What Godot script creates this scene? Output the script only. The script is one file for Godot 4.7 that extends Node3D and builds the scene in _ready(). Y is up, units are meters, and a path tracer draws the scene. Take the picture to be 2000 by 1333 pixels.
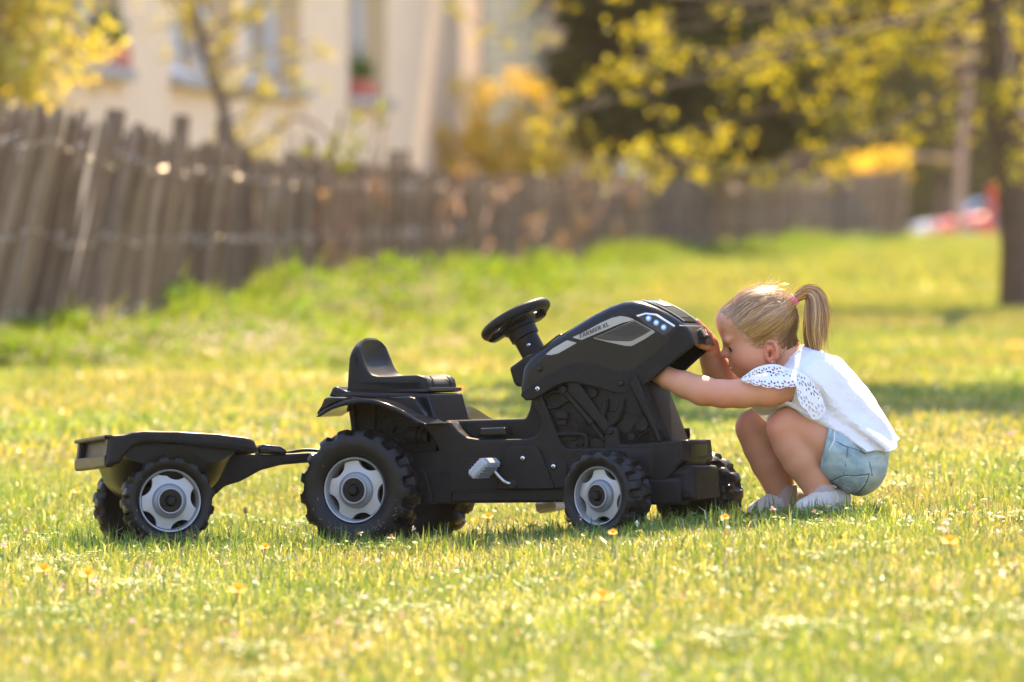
extends Node3D

# ---------------------------------------------------------------- camera numbers
const EYE := Vector3(0.0, 0.74, 12.0)
const FPX := 11160.0           # focal length in pixels of the 2000 x 1333 photograph
const PITCH := 0.02566         # radians, looking slightly down
var rng := RandomNumberGenerator.new()
var M := {}
var used_names := {}

# ---------------------------------------------------------------- helpers: colours, materials, nodes
func lin(r: float, g: float, b: float) -> Color:
	return Color(r, g, b).linear_to_srgb()

func mat(c: Color, rough := 0.6, metal := 0.0) -> StandardMaterial3D:
	var m := StandardMaterial3D.new()
	m.albedo_color = c
	m.roughness = rough
	m.metallic = metal
	return m

func vmat(rough := 0.7, back := Color(0, 0, 0)) -> StandardMaterial3D:
	var m := mat(Color.WHITE, rough)
	m.vertex_color_use_as_albedo = true
	if back.r + back.g + back.b > 0.0:
		m.backlight_enabled = true
		m.backlight = back
	return m

func noise_tex(freq: float, cols: Array, size := 512, seed_n := 1, octaves := 4) -> NoiseTexture2D:
	var n := FastNoiseLite.new()
	n.seed = seed_n
	n.frequency = freq
	n.fractal_octaves = octaves
	var t := NoiseTexture2D.new()
	t.width = size
	t.height = size
	t.seamless = true
	t.noise = n
	var g := Gradient.new()
	var offs := PackedFloat32Array()
	var cc := PackedColorArray()
	for i in cols.size():
		offs.append(float(i) / maxf(1.0, cols.size() - 1.0))
		cc.append(cols[i])
	g.offsets = offs
	g.colors = cc
	t.color_ramp = g
	return t

func noise_normal(freq: float, strength := 4.0, size := 512, seed_n := 3) -> NoiseTexture2D:
	var n := FastNoiseLite.new()
	n.seed = seed_n
	n.frequency = freq
	var t := NoiseTexture2D.new()
	t.width = size
	t.height = size
	t.seamless = true
	t.noise = n
	t.as_normal_map = true
	t.bump_strength = strength
	return t

func numbered(called: String) -> String:
	if not used_names.has(called):
		used_names[called] = 0
		return called
	used_names[called] += 1
	return "%s_%03d" % [called, used_names[called]]

func tag(o: Node, label := "", category := "", group := "", kind := "") -> Node:
	if label:
		o.set_meta("label", label)
	if category:
		o.set_meta("category", category)
	if group:
		o.set_meta("group", group)
	if kind:
		o.set_meta("kind", kind)
	return o

func thing(called: String, label: String, category: String, t := Transform3D(), group := "") -> Node3D:
	var o := Node3D.new()
	o.name = numbered(called)
	add_child(o)
	o.transform = t
	tag(o, label, category, group)
	return o

func put(called: String, mesh: Mesh, m: Material, parent: Node = null) -> MeshInstance3D:
	var o := MeshInstance3D.new()
	if parent == null:
		o.name = numbered(called)
		add_child(o)
	else:
		o.name = called
		parent.add_child(o, true)
		if parent.get_child_count() > 1 and not str(o.name) == called:
			var k := 1
			while parent.has_node("%s_%03d" % [called, k]):
				k += 1
			o.name = "%s_%03d" % [called, k]
	o.mesh = mesh
	o.material_override = m
	return o

func scatter(called: String, mesh: Mesh, m: Material, where: Array, tint: Array, parent: Node) -> MultiMeshInstance3D:
	var mm := MultiMesh.new()
	mm.transform_format = MultiMesh.TRANSFORM_3D
	mm.use_colors = tint.size() > 0
	mm.mesh = mesh
	mm.instance_count = where.size()
	for i in where.size():
		mm.set_instance_transform(i, where[i])
		if tint.size() > 0:
			mm.set_instance_color(i, tint[i])
	var o := MultiMeshInstance3D.new()
	o.name = called
	if parent == null:
		o.name = numbered(called)
		add_child(o)
	else:
		parent.add_child(o, true)
	o.multimesh = mm
	o.material_override = m
	return o

# ---------------------------------------------------------------- helpers: from a pixel of the photograph to a place
func ray(x: float, y: float) -> Vector3:
	var fwd := Vector3(0, -sin(PITCH), -cos(PITCH))
	var up := Vector3(0, cos(PITCH), -sin(PITCH))
	return fwd + Vector3((x - 1000.0) / FPX, 0, 0) + up * ((666.5 - y) / FPX)

func at(x: float, y: float, z: float) -> Vector3:          # on the vertical plane at that z
	var r := ray(x, y)
	return EYE + r * ((z - EYE.z) / r.z)

func on(f: Transform3D, x: float, y: float, z: float) -> Vector3:   # on the plane z of a thing's own frame, in that frame
	var inv := f.affine_inverse()
	var o := inv * EYE
	var d := inv.basis * ray(x, y)
	return o + d * ((z - o.z) / d.z)

func gh(x: float, z: float) -> float:
	var h := 0.07 * smoothstep(-0.3, 0.75, x) * (1.0 - smoothstep(2.5, 7.0, absf(z)))
	h -= 0.034 * smoothstep(0.22, -0.32, z) * (1.0 - smoothstep(0.5, 3.5, -z))
	h += 0.012 * sin(x * 2.1 + 0.7) * sin(z * 1.3) * smoothstep(1.0, 3.0, absf(z))
	h -= 0.9 * smoothstep(94.0, 170.0, 12.0 - z)
	return h

func on_ground(x: float, y: float) -> Vector3:
	var r := ray(x, y)
	var p := EYE
	var h := 0.0
	for i in 6:
		var t := (h - EYE.y) / r.y
		p = EYE + r * t
		h = gh(p.x, p.z)
	p.y = h
	return p

func ground_at(x_px: float, d: float) -> Vector3:
	var X := (x_px - 1000.0) / FPX * d
	return Vector3(X, gh(X, 12.0 - d), 12.0 - d)

# ---------------------------------------------------------------- geometry
class Geo:
	var p := PackedVector3Array()
	var col := PackedColorArray()
	var uv := PackedVector2Array()
	var cur := Color.WHITE

	func tri(a: Vector3, b: Vector3, c: Vector3, ua := Vector2(), ub := Vector2(), uc := Vector2()) -> void:
		p.append(a); p.append(c); p.append(b)
		uv.append(ua); uv.append(uc); uv.append(ub)
		col.append(cur); col.append(cur); col.append(cur)

	func quad(a: Vector3, b: Vector3, c: Vector3, d: Vector3) -> void:
		tri(a, b, c, Vector2(0, 0), Vector2(1, 0), Vector2(1, 1))
		tri(a, c, d, Vector2(0, 0), Vector2(1, 1), Vector2(0, 1))

	func strip(ra: Array, rb: Array, closed := true) -> void:
		var n := ra.size()
		for i in (n if closed else n - 1):
			var j := (i + 1) % n
			quad(ra[i], ra[j], rb[j], rb[i])

	func cap(ring: Array, flip := false) -> void:
		# fan from the centre
		var c := Vector3()
		for q in ring:
			c += q
		c /= ring.size()
		for i in ring.size():
			var j := (i + 1) % ring.size()
			if flip:
				tri(c, ring[j], ring[i])
			else:
				tri(c, ring[i], ring[j])

	func box(c: Vector3, s: Vector3, b := Basis()) -> void:
		var h := s * 0.5
		var k := []
		for i in 8:
			k.append(c + b * Vector3(h.x if i & 1 else -h.x, h.y if i & 2 else -h.y, h.z if i & 4 else -h.z))
		quad(k[4], k[5], k[7], k[6]); quad(k[1], k[0], k[2], k[3])
		quad(k[5], k[1], k[3], k[7]); quad(k[0], k[4], k[6], k[2])
		quad(k[6], k[7], k[3], k[2]); quad(k[0], k[1], k[5], k[4])

	# box with chamfered edges
	func bbox(c: Vector3, s: Vector3, e: float, b := Basis()) -> void:
		var rings := []
		for q in [[-0.5, -e], [-0.5, 0.0], [0.5, 0.0], [0.5, -e]]:
			pass
		for k in 4:
			var z: float = [-s.z / 2, -s.z / 2 + e, s.z / 2 - e, s.z / 2][k]
			var ins: float = e if k == 0 or k == 3 else 0.0
			var w := s.x / 2 - ins
			var h := s.y / 2 - ins
			var ring := []
			for q in [Vector2(w, -h + e), Vector2(w, h - e), Vector2(w - e, h), Vector2(-w + e, h), Vector2(-w, h - e), Vector2(-w, -h + e), Vector2(-w + e, -h), Vector2(w - e, -h)]:
				ring.append(c + b * Vector3(q.x, q.y, z))
			rings.append(ring)
		for k in 3:
			strip(rings[k], rings[k + 1])
		cap(rings[0], true)
		cap(rings[3])

	func tube(pts: Array, radii: Array, sides := 8, caps := true, squash := 1.0) -> void:
		var n := pts.size()
		var t0: Vector3 = (pts[1] - pts[0]).normalized()
		var ref := Vector3.UP if absf(t0.y) < 0.9 else Vector3.RIGHT
		var u := t0.cross(ref).normalized()
		var rings := []
		for i in n:
			var t: Vector3 = (pts[mini(i + 1, n - 1)] - pts[maxi(i - 1, 0)]).normalized()
			u = (u - t * u.dot(t)).normalized()
			var w := t.cross(u)
			var r: float = radii[mini(i, radii.size() - 1)]
			var ring := []
			for k in sides:
				var a := TAU * k / sides
				ring.append(pts[i] + u * cos(a) * r + w * sin(a) * r * squash)
			rings.append(ring)
		for i in n - 1:
			strip(rings[i], rings[i + 1])
		if caps:
			cap(rings[0], true)
			cap(rings[n - 1])

	# profile: Vector2(radius, along the axis); f: the axis is f's z
	func lathe(profile: Array, seg: int, f := Transform3D(), a0 := 0.0, a1 := TAU) -> void:
		var rings := []
		for k in seg + 1:
			var a := a0 + (a1 - a0) * k / seg
			var ring := []
			for q in profile:
				ring.append(f * Vector3(cos(a) * q.x, sin(a) * q.x, q.y))
			rings.append(ring)
		for k in seg:
			strip(rings[k], rings[k + 1], false)

	func disc(r: float, z: float, seg: int, f := Transform3D()) -> void:
		var ring := []
		for k in seg:
			ring.append(f * Vector3(cos(TAU * k / seg) * r, sin(TAU * k / seg) * r, z))
		cap(ring)

	func mesh(angle := 38.0) -> ArrayMesh:
		var nt := p.size() / 3
		var fn := PackedVector3Array()
		fn.resize(nt)
		var where := {}
		for i in nt:
			fn[i] = (p[i * 3 + 2] - p[i * 3]).cross(p[i * 3 + 1] - p[i * 3])
			for k in 3:
				var key := Vector3i((p[i * 3 + k] * 20000.0).round())
				if where.has(key):
					where[key].append(i)
				else:
					where[key] = [i]
		var lim := cos(deg_to_rad(angle))
		var nn := PackedVector3Array()
		nn.resize(p.size())
		var unit := PackedVector3Array()
		unit.resize(nt)
		for i in nt:
			unit[i] = fn[i].normalized()
		for i in nt:
			for k in 3:
				var key := Vector3i((p[i * 3 + k] * 20000.0).round())
				var s := Vector3()
				for j in where[key]:
					if unit[j].dot(unit[i]) > lim:
						s += fn[j]
				nn[i * 3 + k] = s.normalized() if s.length_squared() > 1e-24 else Vector3.UP
		var arr := []
		arr.resize(Mesh.ARRAY_MAX)
		arr[Mesh.ARRAY_VERTEX] = p
		arr[Mesh.ARRAY_NORMAL] = nn
		arr[Mesh.ARRAY_COLOR] = col
		arr[Mesh.ARRAY_TEX_UV] = uv
		var m := ArrayMesh.new()
		m.add_surface_from_arrays(Mesh.PRIMITIVE_TRIANGLES, arr)
		return m

# a light mesh of blades, leaves or strands with its own normals
class Soup:
	var v := PackedVector3Array()
	var n := PackedVector3Array()
	var c := PackedColorArray()
	var ix := PackedInt32Array()

	func add(a: Vector3, nn: Vector3, cc: Color) -> int:
		v.append(a); n.append(nn); c.append(cc)
		return v.size() - 1

	func t(a: int, b: int, d: int) -> void:
		ix.append(a); ix.append(b); ix.append(d)

	func mesh() -> ArrayMesh:
		var arr := []
		arr.resize(Mesh.ARRAY_MAX)
		arr[Mesh.ARRAY_VERTEX] = v
		arr[Mesh.ARRAY_NORMAL] = n
		arr[Mesh.ARRAY_COLOR] = c
		arr[Mesh.ARRAY_INDEX] = ix
		var m := ArrayMesh.new()
		m.add_surface_from_arrays(Mesh.PRIMITIVE_TRIANGLES, arr)
		return m

	# a curved blade: five corners, three faces
	func blade(base: Vector3, tip: Vector3, mid: Vector3, side: Vector3, cc: Color) -> void:
		var nn := side.cross(tip - base).normalized()
		var a := add(base - side, nn, cc)
		var b := add(base + side, nn, cc)
		var d := add(mid - side * 0.8, nn, cc)
		var e := add(mid + side * 0.8, nn, cc)
		var f := add(tip, nn, cc)
		t(a, e, b); t(a, d, e); t(d, f, e)

	func leaf(o: Vector3, dir: Vector3, side: Vector3, cc: Color) -> void:
		var nn := side.cross(dir).normalized()
		var a := add(o, nn, cc)
		var b := add(o + dir * 0.5 - side, nn, cc)
		var d := add(o + dir * 0.5 + side, nn, cc)
		var e := add(o + dir, nn, cc)
		t(a, b, d); t(b, e, d)

func rv() -> Vector3:
	while true:
		var q := Vector3(rng.randf_range(-1, 1), rng.randf_range(-1, 1), rng.randf_range(-1, 1))
		if q.length_squared() < 1.0 and q.length_squared() > 0.01:
			return q
	return Vector3.UP

# polygon tools, Vector2
func fillet(pts: Array, r: float, seg := 3) -> Array:
	if r <= 0.0:
		return pts
	var out := []
	var n := pts.size()
	for i in n:
		var a: Vector2 = pts[(i + n - 1) % n]
		var b: Vector2 = pts[i]
		var c: Vector2 = pts[(i + 1) % n]
		var ra := minf(r, a.distance_to(b) * 0.45)
		var rc := minf(r, c.distance_to(b) * 0.45)
		var p0 := b + (a - b).normalized() * ra
		var p2 := b + (c - b).normalized() * rc
		for k in seg + 1:
			var t := float(k) / seg
			out.append(p0.lerp(b, t).lerp(b.lerp(p2, t), t))
	return out

func ccw(pts: Array) -> Array:
	var s := 0.0
	for i in pts.size():
		s += pts[i].cross(pts[(i + 1) % pts.size()])
	if s < 0.0:
		pts = pts.duplicate()
		pts.reverse()
	return pts

func inset(pts: Array, d: float) -> Array:      # of a counter-clockwise polygon
	var out := []
	var n := pts.size()
	for i in n:
		var e0: Vector2 = (pts[i] - pts[(i + n - 1) % n]).normalized()
		var e1: Vector2 = (pts[(i + 1) % n] - pts[i]).normalized()
		var nn := Vector2(-e0.y - e1.y, e0.x + e1.x)
		nn = nn.normalized() if nn.length() > 1e-6 else Vector2(-e1.y, e1.x)
		var m := d / maxf(0.45, nn.dot(Vector2(-e1.y, e1.x)))
		out.append(pts[i] + nn * m)
	return out

func cut_up(ring2: Array) -> PackedInt32Array:
	var big := PackedVector2Array()
	for q in ring2:
		big.append(q * 2000.0)
	return Geometry2D.triangulate_polygon(big)

func flat_cap(g: Geo, ring2: Array, ring3: Array, flip: bool, base2 := []) -> void:
	var ids := cut_up(ring2)
	if ids.size() == 0 and base2.size():
		ids = cut_up(base2)
		ring2 = base2
	if ids.size() == 0:
		print("cap failed, corners: ", ring2.size())
	for k in range(0, ids.size(), 3):
		var a: int = ids[k]
		var b: int = ids[k + 1]
		var c: int = ids[k + 2]
		if ((ring2[b] - ring2[a]) as Vector2).cross(ring2[c] - ring2[a]) < 0.0:
			var q := b
			b = c
			c = q
		if flip:
			g.tri(ring3[a], ring3[c], ring3[b])
		else:
			g.tri(ring3[a], ring3[b], ring3[c])

# a moulded plate: a polygon between z0 (far) and z1 (near), its edges rounded by e
func plate(g: Geo, pts: Array, z0: float, z1: float, e := 0.003, far_edge := true) -> void:
	pts = ccw(pts)
	var rings2 := []
	var zs := []
	if far_edge:
		for k in 3:
			var a := PI / 2 * k / 3.0
			rings2.append(inset(pts, e * (1.0 - sin(a))))
			zs.append(z0 + e * (1.0 - cos(a)))
	else:
		rings2.append(pts)
		zs.append(z0)
	for k in 4:
		var a := PI / 2 * k / 3.0
		rings2.append(inset(pts, e * (1.0 - cos(a))))
		zs.append(z1 - e * (1.0 - sin(a)))
	var rings := []
	for k in rings2.size():
		var ring := []
		for q in rings2[k]:
			ring.append(Vector3(q.x, q.y, zs[k]))
		rings.append(ring)
	for k in rings.size() - 1:
		g.strip(rings[k], rings[k + 1])
	flat_cap(g, rings2[0], rings[0], true, pts)
	flat_cap(g, rings2[-1], rings[-1], false, pts)

func px2(f: Transform3D, list: Array, z: float) -> Array:
	var out := []
	for i in range(0, list.size(), 2):
		var q := on(f, list[i], list[i + 1], z)
		out.append(Vector2(q.x, q.y))
	return out

func px3(f: Transform3D, list: Array, z: float) -> Array:
	var out := []
	for i in range(0, list.size(), 2):
		out.append(on(f, list[i], list[i + 1], z))
	return out

func smooth_path(pts: Array, per := 4) -> Array:
	var out := []
	var n := pts.size()
	for i in n - 1:
		var a = pts[maxi(i - 1, 0)]
		var b = pts[i]
		var c = pts[i + 1]
		var d = pts[mini(i + 2, n - 1)]
		for k in per:
			out.append(b.cubic_interpolate(c, a, d, float(k) / per))
	out.append(pts[n - 1])
	return out

# ================================================================ sky, sun, camera
func lights() -> void:
	var cam := Camera3D.new()
	cam.name = "camera"
	add_child(cam)
	cam.position = EYE
	cam.rotation = Vector3(-PITCH, 0, 0)
	cam.keep_aspect = Camera3D.KEEP_HEIGHT
	cam.near = 0.1
	cam.far = 900.0
	var ca := CameraAttributesPhysical.new()
	ca.frustum_focal_length = 12.0 / (666.5 / FPX)
	ca.exposure_aperture = 4.5
	ca.frustum_focus_distance = 11.93
	ca.frustum_far = 900.0
	ca.frustum_near = 0.1
	cam.attributes = ca
	cam.fov = rad_to_deg(2.0 * atan(666.5 / FPX))
	var sm := ProceduralSkyMaterial.new()
	sm.sky_top_color = Color(0.50, 0.59, 0.76)
	sm.sky_horizon_color = Color(0.80, 0.80, 0.77)
	sm.sky_curve = 0.12
	sm.ground_horizon_color = Color(0.62, 0.60, 0.50)
	sm.ground_bottom_color = Color(0.30, 0.30, 0.16)
	sm.sky_energy_multiplier = 1.0
	var sk := Sky.new()
	sk.sky_material = sm
	var e := Environment.new()
	e.background_mode = Environment.BG_SKY
	e.sky = sk
	e.tonemap_mode = Environment.TONE_MAPPER_LINEAR
	e.tonemap_exposure = 5.0
	e.sdfgi_enabled = true
	e.ssao_enabled = true
	e.ssil_enabled = true
	e.fog_enabled = true
	e.fog_density = 0.0003
	e.fog_light_color = Color(1.0, 0.93, 0.80)
	var we := WorldEnvironment.new()
	we.name = "environment"
	we.environment = e
	add_child(we)
	var sun := DirectionalLight3D.new()
	sun.name = "sun"
	add_child(sun)
	sun.light_energy = 1.5
	sun.light_color = Color(1.0, 0.88, 0.70)
	sun.light_angular_distance = 0.5
	sun.shadow_enabled = true
	var az := deg_to_rad(9.5)
	var el := deg_to_rad(47.0)
	var to := Vector3(sin(az) * cos(el), sin(el), -cos(az) * cos(el))
	sun.look_at_from_position(to * 50.0, Vector3.ZERO)

func materials() -> void:
	M.skin = mat(lin(0.50, 0.27, 0.17), 0.5)
	M.grass = vmat(0.44, Color(1.0, 0.97, 0.68))
	M.grass.metallic_specular = 0.5
	M.leaf = vmat(0.55, Color(1.0, 0.95, 0.6))
	M.leaf.metallic_specular = 0.25
	M.petal = vmat(0.6, Color(0.7, 0.7, 0.7))
	var bark := mat(Color.WHITE, 0.9)
	bark.albedo_texture = noise_tex(0.03, [lin(0.035, 0.022, 0.014), lin(0.085, 0.055, 0.036), lin(0.13, 0.085, 0.06)], 256, 5)
	bark.uv1_triplanar = true
	bark.uv1_scale = Vector3(6, 1.2, 6)
	M.bark = bark

# ================================================================ ground and lawn
func ground() -> void:
	var g := Geo.new()
	var xs := []
	var zs := []
	for i in 45:
		xs.append(-3.3 + 0.15 * i)
	for k in [-4.5, -7.0, -12.0, -25.0, -60.0, -200.0, -500.0]:
		xs.push_front(k)
	for k in [4.5, 7.0, 12.0, 25.0, 60.0, 200.0, 500.0]:
		xs.append(k)
	var z := 20.0
	while z > -20.0:
		zs.append(z)
		z -= 0.25
	while z > -170.0:
		zs.append(z)
		z -= 3.0
	for k in [-200.0, -300.0, -500.0, -900.0]:
		zs.append(k)
	zs.push_front(60.0)
	var v := PackedVector3Array()
	var ix := PackedInt32Array()
	for zz in zs:
		for xx in xs:
			v.append(Vector3(xx, gh(xx, zz), zz))
	var w := xs.size()
	for j in zs.size() - 1:
		for i in w - 1:
			var a := j * w + i
			ix.append_array([a, a + w, a + 1, a + 1, a + w, a + w + 1])
	var st := SurfaceTool.new()
	st.begin(Mesh.PRIMITIVE_TRIANGLES)
	for q in v:
		st.add_vertex(q)
	for i in range(0, ix.size(), 3):
		st.add_index(ix[i]); st.add_index(ix[i + 2]); st.add_index(ix[i + 1])
	st.generate_normals()
	var m := mat(Color.WHITE, 0.95)
	m.albedo_texture = noise_tex(0.012, [lin(0.13, 0.13, 0.04), lin(0.20, 0.205, 0.07), lin(0.33, 0.305, 0.13), lin(0.18, 0.21, 0.06)], 1024, 11, 6)
	m.uv1_triplanar = true
	m.uv1_world_triplanar = true
	m.uv1_scale = Vector3(0.37, 0.37, 0.37)
	var o := put("ground", st.commit(), m)
	tag(o, "mown grassy ground running from the foreground to the far trees", "", "", "structure")

func patch(n: int, r: float, hmin: float, hmax: float, w: float, straw: float, seed_n: int) -> ArrayMesh:
	rng.seed = seed_n
	var s := Soup.new()
	for i in n:
		var a := rng.randf() * TAU
		var q := sqrt(rng.randf()) * r
		var b := Vector3(cos(a) * q, -0.004, sin(a) * q)
		var h := lerpf(hmin, hmax, pow(rng.randf(), 1.6))
		var dir := rng.randf() * TAU
		var lean := h * rng.randf_range(0.1, 1.1)
		var off := Vector3(cos(dir), 0, sin(dir)) * lean
		var side := Vector3(-sin(dir), 0, cos(dir)).rotated(Vector3.UP, rng.randf_range(-0.7, 0.7)) * w * rng.randf_range(0.35, 0.65)
		var c := Color(0.17, 0.23, 0.045).lerp(Color(0.40, 0.365, 0.105), rng.randf())
		if rng.randf() < 0.18:
			c = Color(0.10, 0.175, 0.035)
		if rng.randf() < straw:
			c = Color(0.50, 0.43, 0.20).lerp(Color(0.62, 0.55, 0.31), rng.randf())
			off *= 1.7 if hmax < 0.08 else 0.7
			h *= 0.75
		s.blade(b, b + off + Vector3(0, h * (1.0 - 0.32 * lean / h), 0), b + off * 0.35 + Vector3(0, h * 0.6, 0), side, c)
	return s.mesh()

func lawn() -> void:
	var root := thing("lawn_grass", "short sunlit lawn grass mixed with dry straw blades", "grass")
	root.set_meta("kind", "stuff")
	var tone := FastNoiseLite.new()
	tone.seed = 4
	tone.frequency = 0.8
	var bands := [
		# from d, to d, spacing, margin, patches: [blades, radius, hmin, hmax, width, straw]
		[7.3, 16.0, 0.072, 0.45, [190, 0.085, 0.010, 0.042, 0.0024, 0.2]],
		[16.0, 44.0, 0.22, 0.9, [240, 0.27, 0.02, 0.055, 0.008, 0.2]],
		[44.0, 104.0, 0.62, 2.5, [330, 0.75, 0.04, 0.10, 0.022, 0.2]]]
	for bi in bands.size():
		var b = bands[bi]
		var pq = b[4]
		var meshes := []
		for k in 5:
			meshes.append(patch(pq[0], pq[1], pq[2], pq[3], pq[4], [0.14, 0.22, 0.32, 0.44, 0.58][k], 100 * bi + k + 1))
		var where := [[], [], [], [], []]
		var tint := [[], [], [], [], []]
		rng.seed = 77 + bi
		var d: float = b[0]
		while d < b[1]:
			var half: float = 0.0905 * d + b[3]
			var x := -half
			while x < half:
				var px: float = x + rng.randf_range(-0.5, 0.5) * b[2]
				var pz: float = 12.0 - d + rng.randf_range(-0.5, 0.5) * b[2]
				var big := tone.get_noise_2d(px * 0.9 + 40.0, pz * 0.35)
				var v := tone.get_noise_2d(px * 1.6, pz * 0.8) + rng.randf_range(-0.3, 0.3) + big * 0.5
				var k := clampi(int(2.0 + v * 4.6), 0, 4)
				var sc := rng.randf_range(0.8, 1.2)
				var t := Transform3D(Basis(Vector3.UP, rng.randf() * TAU).scaled(Vector3(sc, sc * rng.randf_range(0.75, 1.2), sc)), Vector3(px, gh(px, pz), pz))
				where[k].append(t)
				var l := rng.randf_range(0.85, 1.12)
				var warmth := clampf(0.5 + big * 1.6, 0.0, 1.0)
				tint[k].append(Color(lerpf(0.80, 1.08, warmth) * l, lerpf(0.98, 1.0, warmth) * l * rng.randf_range(0.95, 1.03), lerpf(0.75, 1.1, warmth) * l))
				x += b[2]
			d += b[2]
		for k in 5:
			if where[k].size():
				var o := scatter("blades", meshes[k], M.grass, where[k], tint[k], root)
				o.set_meta("kind", "stuff")
	# flat rosettes of broad leaved weeds and clover among the grass
	rng.seed = 905
	var ros := Soup.new()
	for i in 11:
		var a := TAU * i / 11.0 + rng.randf_range(-0.2, 0.2)
		var dir := Vector3(cos(a), rng.randf_range(0.35, 1.0), sin(a)).normalized() * rng.randf_range(0.028, 0.05)
		ros.leaf(Vector3(0, 0.004, 0), dir, Vector3(-sin(a), 0, cos(a)) * 0.0055, Color(0.085, 0.16, 0.03).lerp(Color(0.15, 0.23, 0.04), rng.randf()))
	var clo := Soup.new()
	for i in 42:
		var b := Vector3(rng.randfn(0, 0.035), rng.randf_range(0.012, 0.034), rng.randfn(0, 0.035))
		for k in 3:
			var a := TAU * k / 3.0 + i
			clo.leaf(b, Vector3(cos(a), 0.25, sin(a)) * 0.0085, Vector3(-sin(a), 0, cos(a)) * 0.0042, Color(0.075, 0.17, 0.03).lerp(Color(0.14, 0.24, 0.045), rng.randf()))
	for kind in 2:
		var ww := []
		var wt := []
		for i in 260:
			var d := 7.8 + 12.0 * pow(rng.randf(), 1.2)
			var x := rng.randf_range(-1, 1) * (0.0905 * d + 0.2)
			if tone.get_noise_2d(x * 1.3 + 90.0 * kind, (12.0 - d) * 1.1) < 0.0:
				continue
			ww.append(Transform3D(Basis(Vector3.UP, rng.randf() * TAU).scaled(Vector3.ONE * rng.randf_range(0.7, 1.3)), Vector3(x, gh(x, 12.0 - d), 12.0 - d)))
			wt.append(Color(1, 1, 1) * rng.randf_range(0.85, 1.15))
		scatter("broad_weeds", ros.mesh() if kind == 0 else clo.mesh(), M.grass, ww, wt, root).set_meta("kind", "stuff")
	# longer single blades standing up here and there
	rng.seed = 901
	var tall := []
	var tt := []
	for i in 1300:
		var d := rng.randf_range(7.6, 14.5)
		var x := rng.randf_range(-1, 1) * (0.0905 * d + 0.2)
		var t := Transform3D(Basis(Vector3.UP, rng.randf() * TAU).scaled(Vector3.ONE * rng.randf_range(0.7, 1.25)), Vector3(x, gh(x, 12.0 - d), 12.0 - d))
		tall.append(t)
		tt.append(Color(1, 1, 1) * rng.randf_range(0.85, 1.1))
	# and round the wheels, where the mower does not reach
	for i in 420:
		var x := rng.randf_range(-0.95, 0.75)
		var z := rng.randf_range(0.16, 0.5)
		tall.append(Transform3D(Basis(Vector3.UP, rng.randf() * TAU).scaled(Vector3.ONE * rng.randf_range(0.6, 1.1)), Vector3(x, gh(x, z), z)))
		tt.append(Color(0.8, 0.95, 0.75) * rng.randf_range(0.8, 1.05))
	var o2 := scatter("blades", patch(6, 0.03, 0.04, 0.085, 0.0032, 0.2, 555), M.grass, tall, tt, root)
	o2.set_meta("kind", "stuff")

func lawn_litter() -> void:
	# clover leaves, tiny pale and pink flower heads, dead bits: nobody could count them
	var root := thing("lawn_weeds", "tiny clover leaves, pale seed heads and pink weed flowers scattered in the lawn", "weeds")
	root.set_meta("kind", "stuff")
	var kinds := [
		[Color(0.62, 0.55, 0.42), 0.0032, 220], [Color(0.55, 0.30, 0.30), 0.0038, 260], [Color(0.35, 0.20, 0.08), 0.004, 420], [Color(0.16, 0.22, 0.03), 0.006, 1500], [Color(0.7, 0.62, 0.5), 0.0034, 130]]
	for ki in kinds.size():
		rng.seed = 300 + ki
		var k = kinds[ki]
		var s := Soup.new()
		var nl := 8 if ki != 3 else 5
		for i in nl:
			var dir := rv().normalized()
			if ki == 3:
				dir.y = absf(dir.y) * 0.4
				dir = dir.normalized()
			var side: Vector3 = dir.cross(Vector3(0.3, 1, 0.2)).normalized() * k[1] * 0.45
			s.leaf(Vector3(0, 0.022 if ki != 3 else 0.012, 0), dir * k[1] * 1.3, side, k[0])
		var st := Vector3(0.0007, 0, 0)
		s.blade(Vector3(0, -0.003, 0), Vector3(0, 0.024, 0), Vector3(0.001, 0.012, 0), st, Color(0.16, 0.17, 0.05))
		var where := []
		var tint := []
		for i in k[2]:
			var d := 7.6 + 13.0 * pow(rng.randf(), 1.3)
			var x := rng.randf_range(-1, 1) * (0.0905 * d + 0.2)
			if ki == 1 and sin(x * 5.0 + d * 1.7) < -0.2:
				continue
			where.append(Transform3D(Basis(Vector3.UP, rng.randf() * TAU).scaled(Vector3.ONE * rng.randf_range(0.7, 1.9)), Vector3(x, gh(x, 12.0 - d) + rng.randf_range(0, 0.022), 12.0 - d)))
			tint.append(Color(1, 1, 1) * rng.randf_range(0.8, 1.15))
		var o := scatter("weed_bits", s.mesh(), M.petal, where, tint, root)
		o.set_meta("kind", "stuff")

# ================================================================ fence of split stakes
var fence_pts := []

func fence_line() -> void:
	for q in [[-120, 23.6, 1.12], [0, 25.6, 1.12], [150, 26.8, 1.07], [330, 30.2, 1.0], [640, 36.5, 0.93], [900, 47.0, 0.88], [1300, 63.0, 0.93], [1600, 78.0, 1.0], [1772, 88.0, 1.1]]:
		var p := ground_at(q[0], q[1])
		fence_pts.append([p, q[2]])

func fence_at(t: float) -> Array:      # t: metres along the line -> [point, height, direction]
	var acc := 0.0
	for i in fence_pts.size() - 1:
		var a: Vector3 = fence_pts[i][0]
		var b: Vector3 = fence_pts[i + 1][0]
		var l := a.distance_to(b)
		if t <= acc + l or i == fence_pts.size() - 2:
			var f := clampf((t - acc) / l, 0.0, 1.0)
			return [a.lerp(b, f), lerpf(fence_pts[i][1], fence_pts[i + 1][1], f), (b - a).normalized()]
		acc += l
	return []

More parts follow.
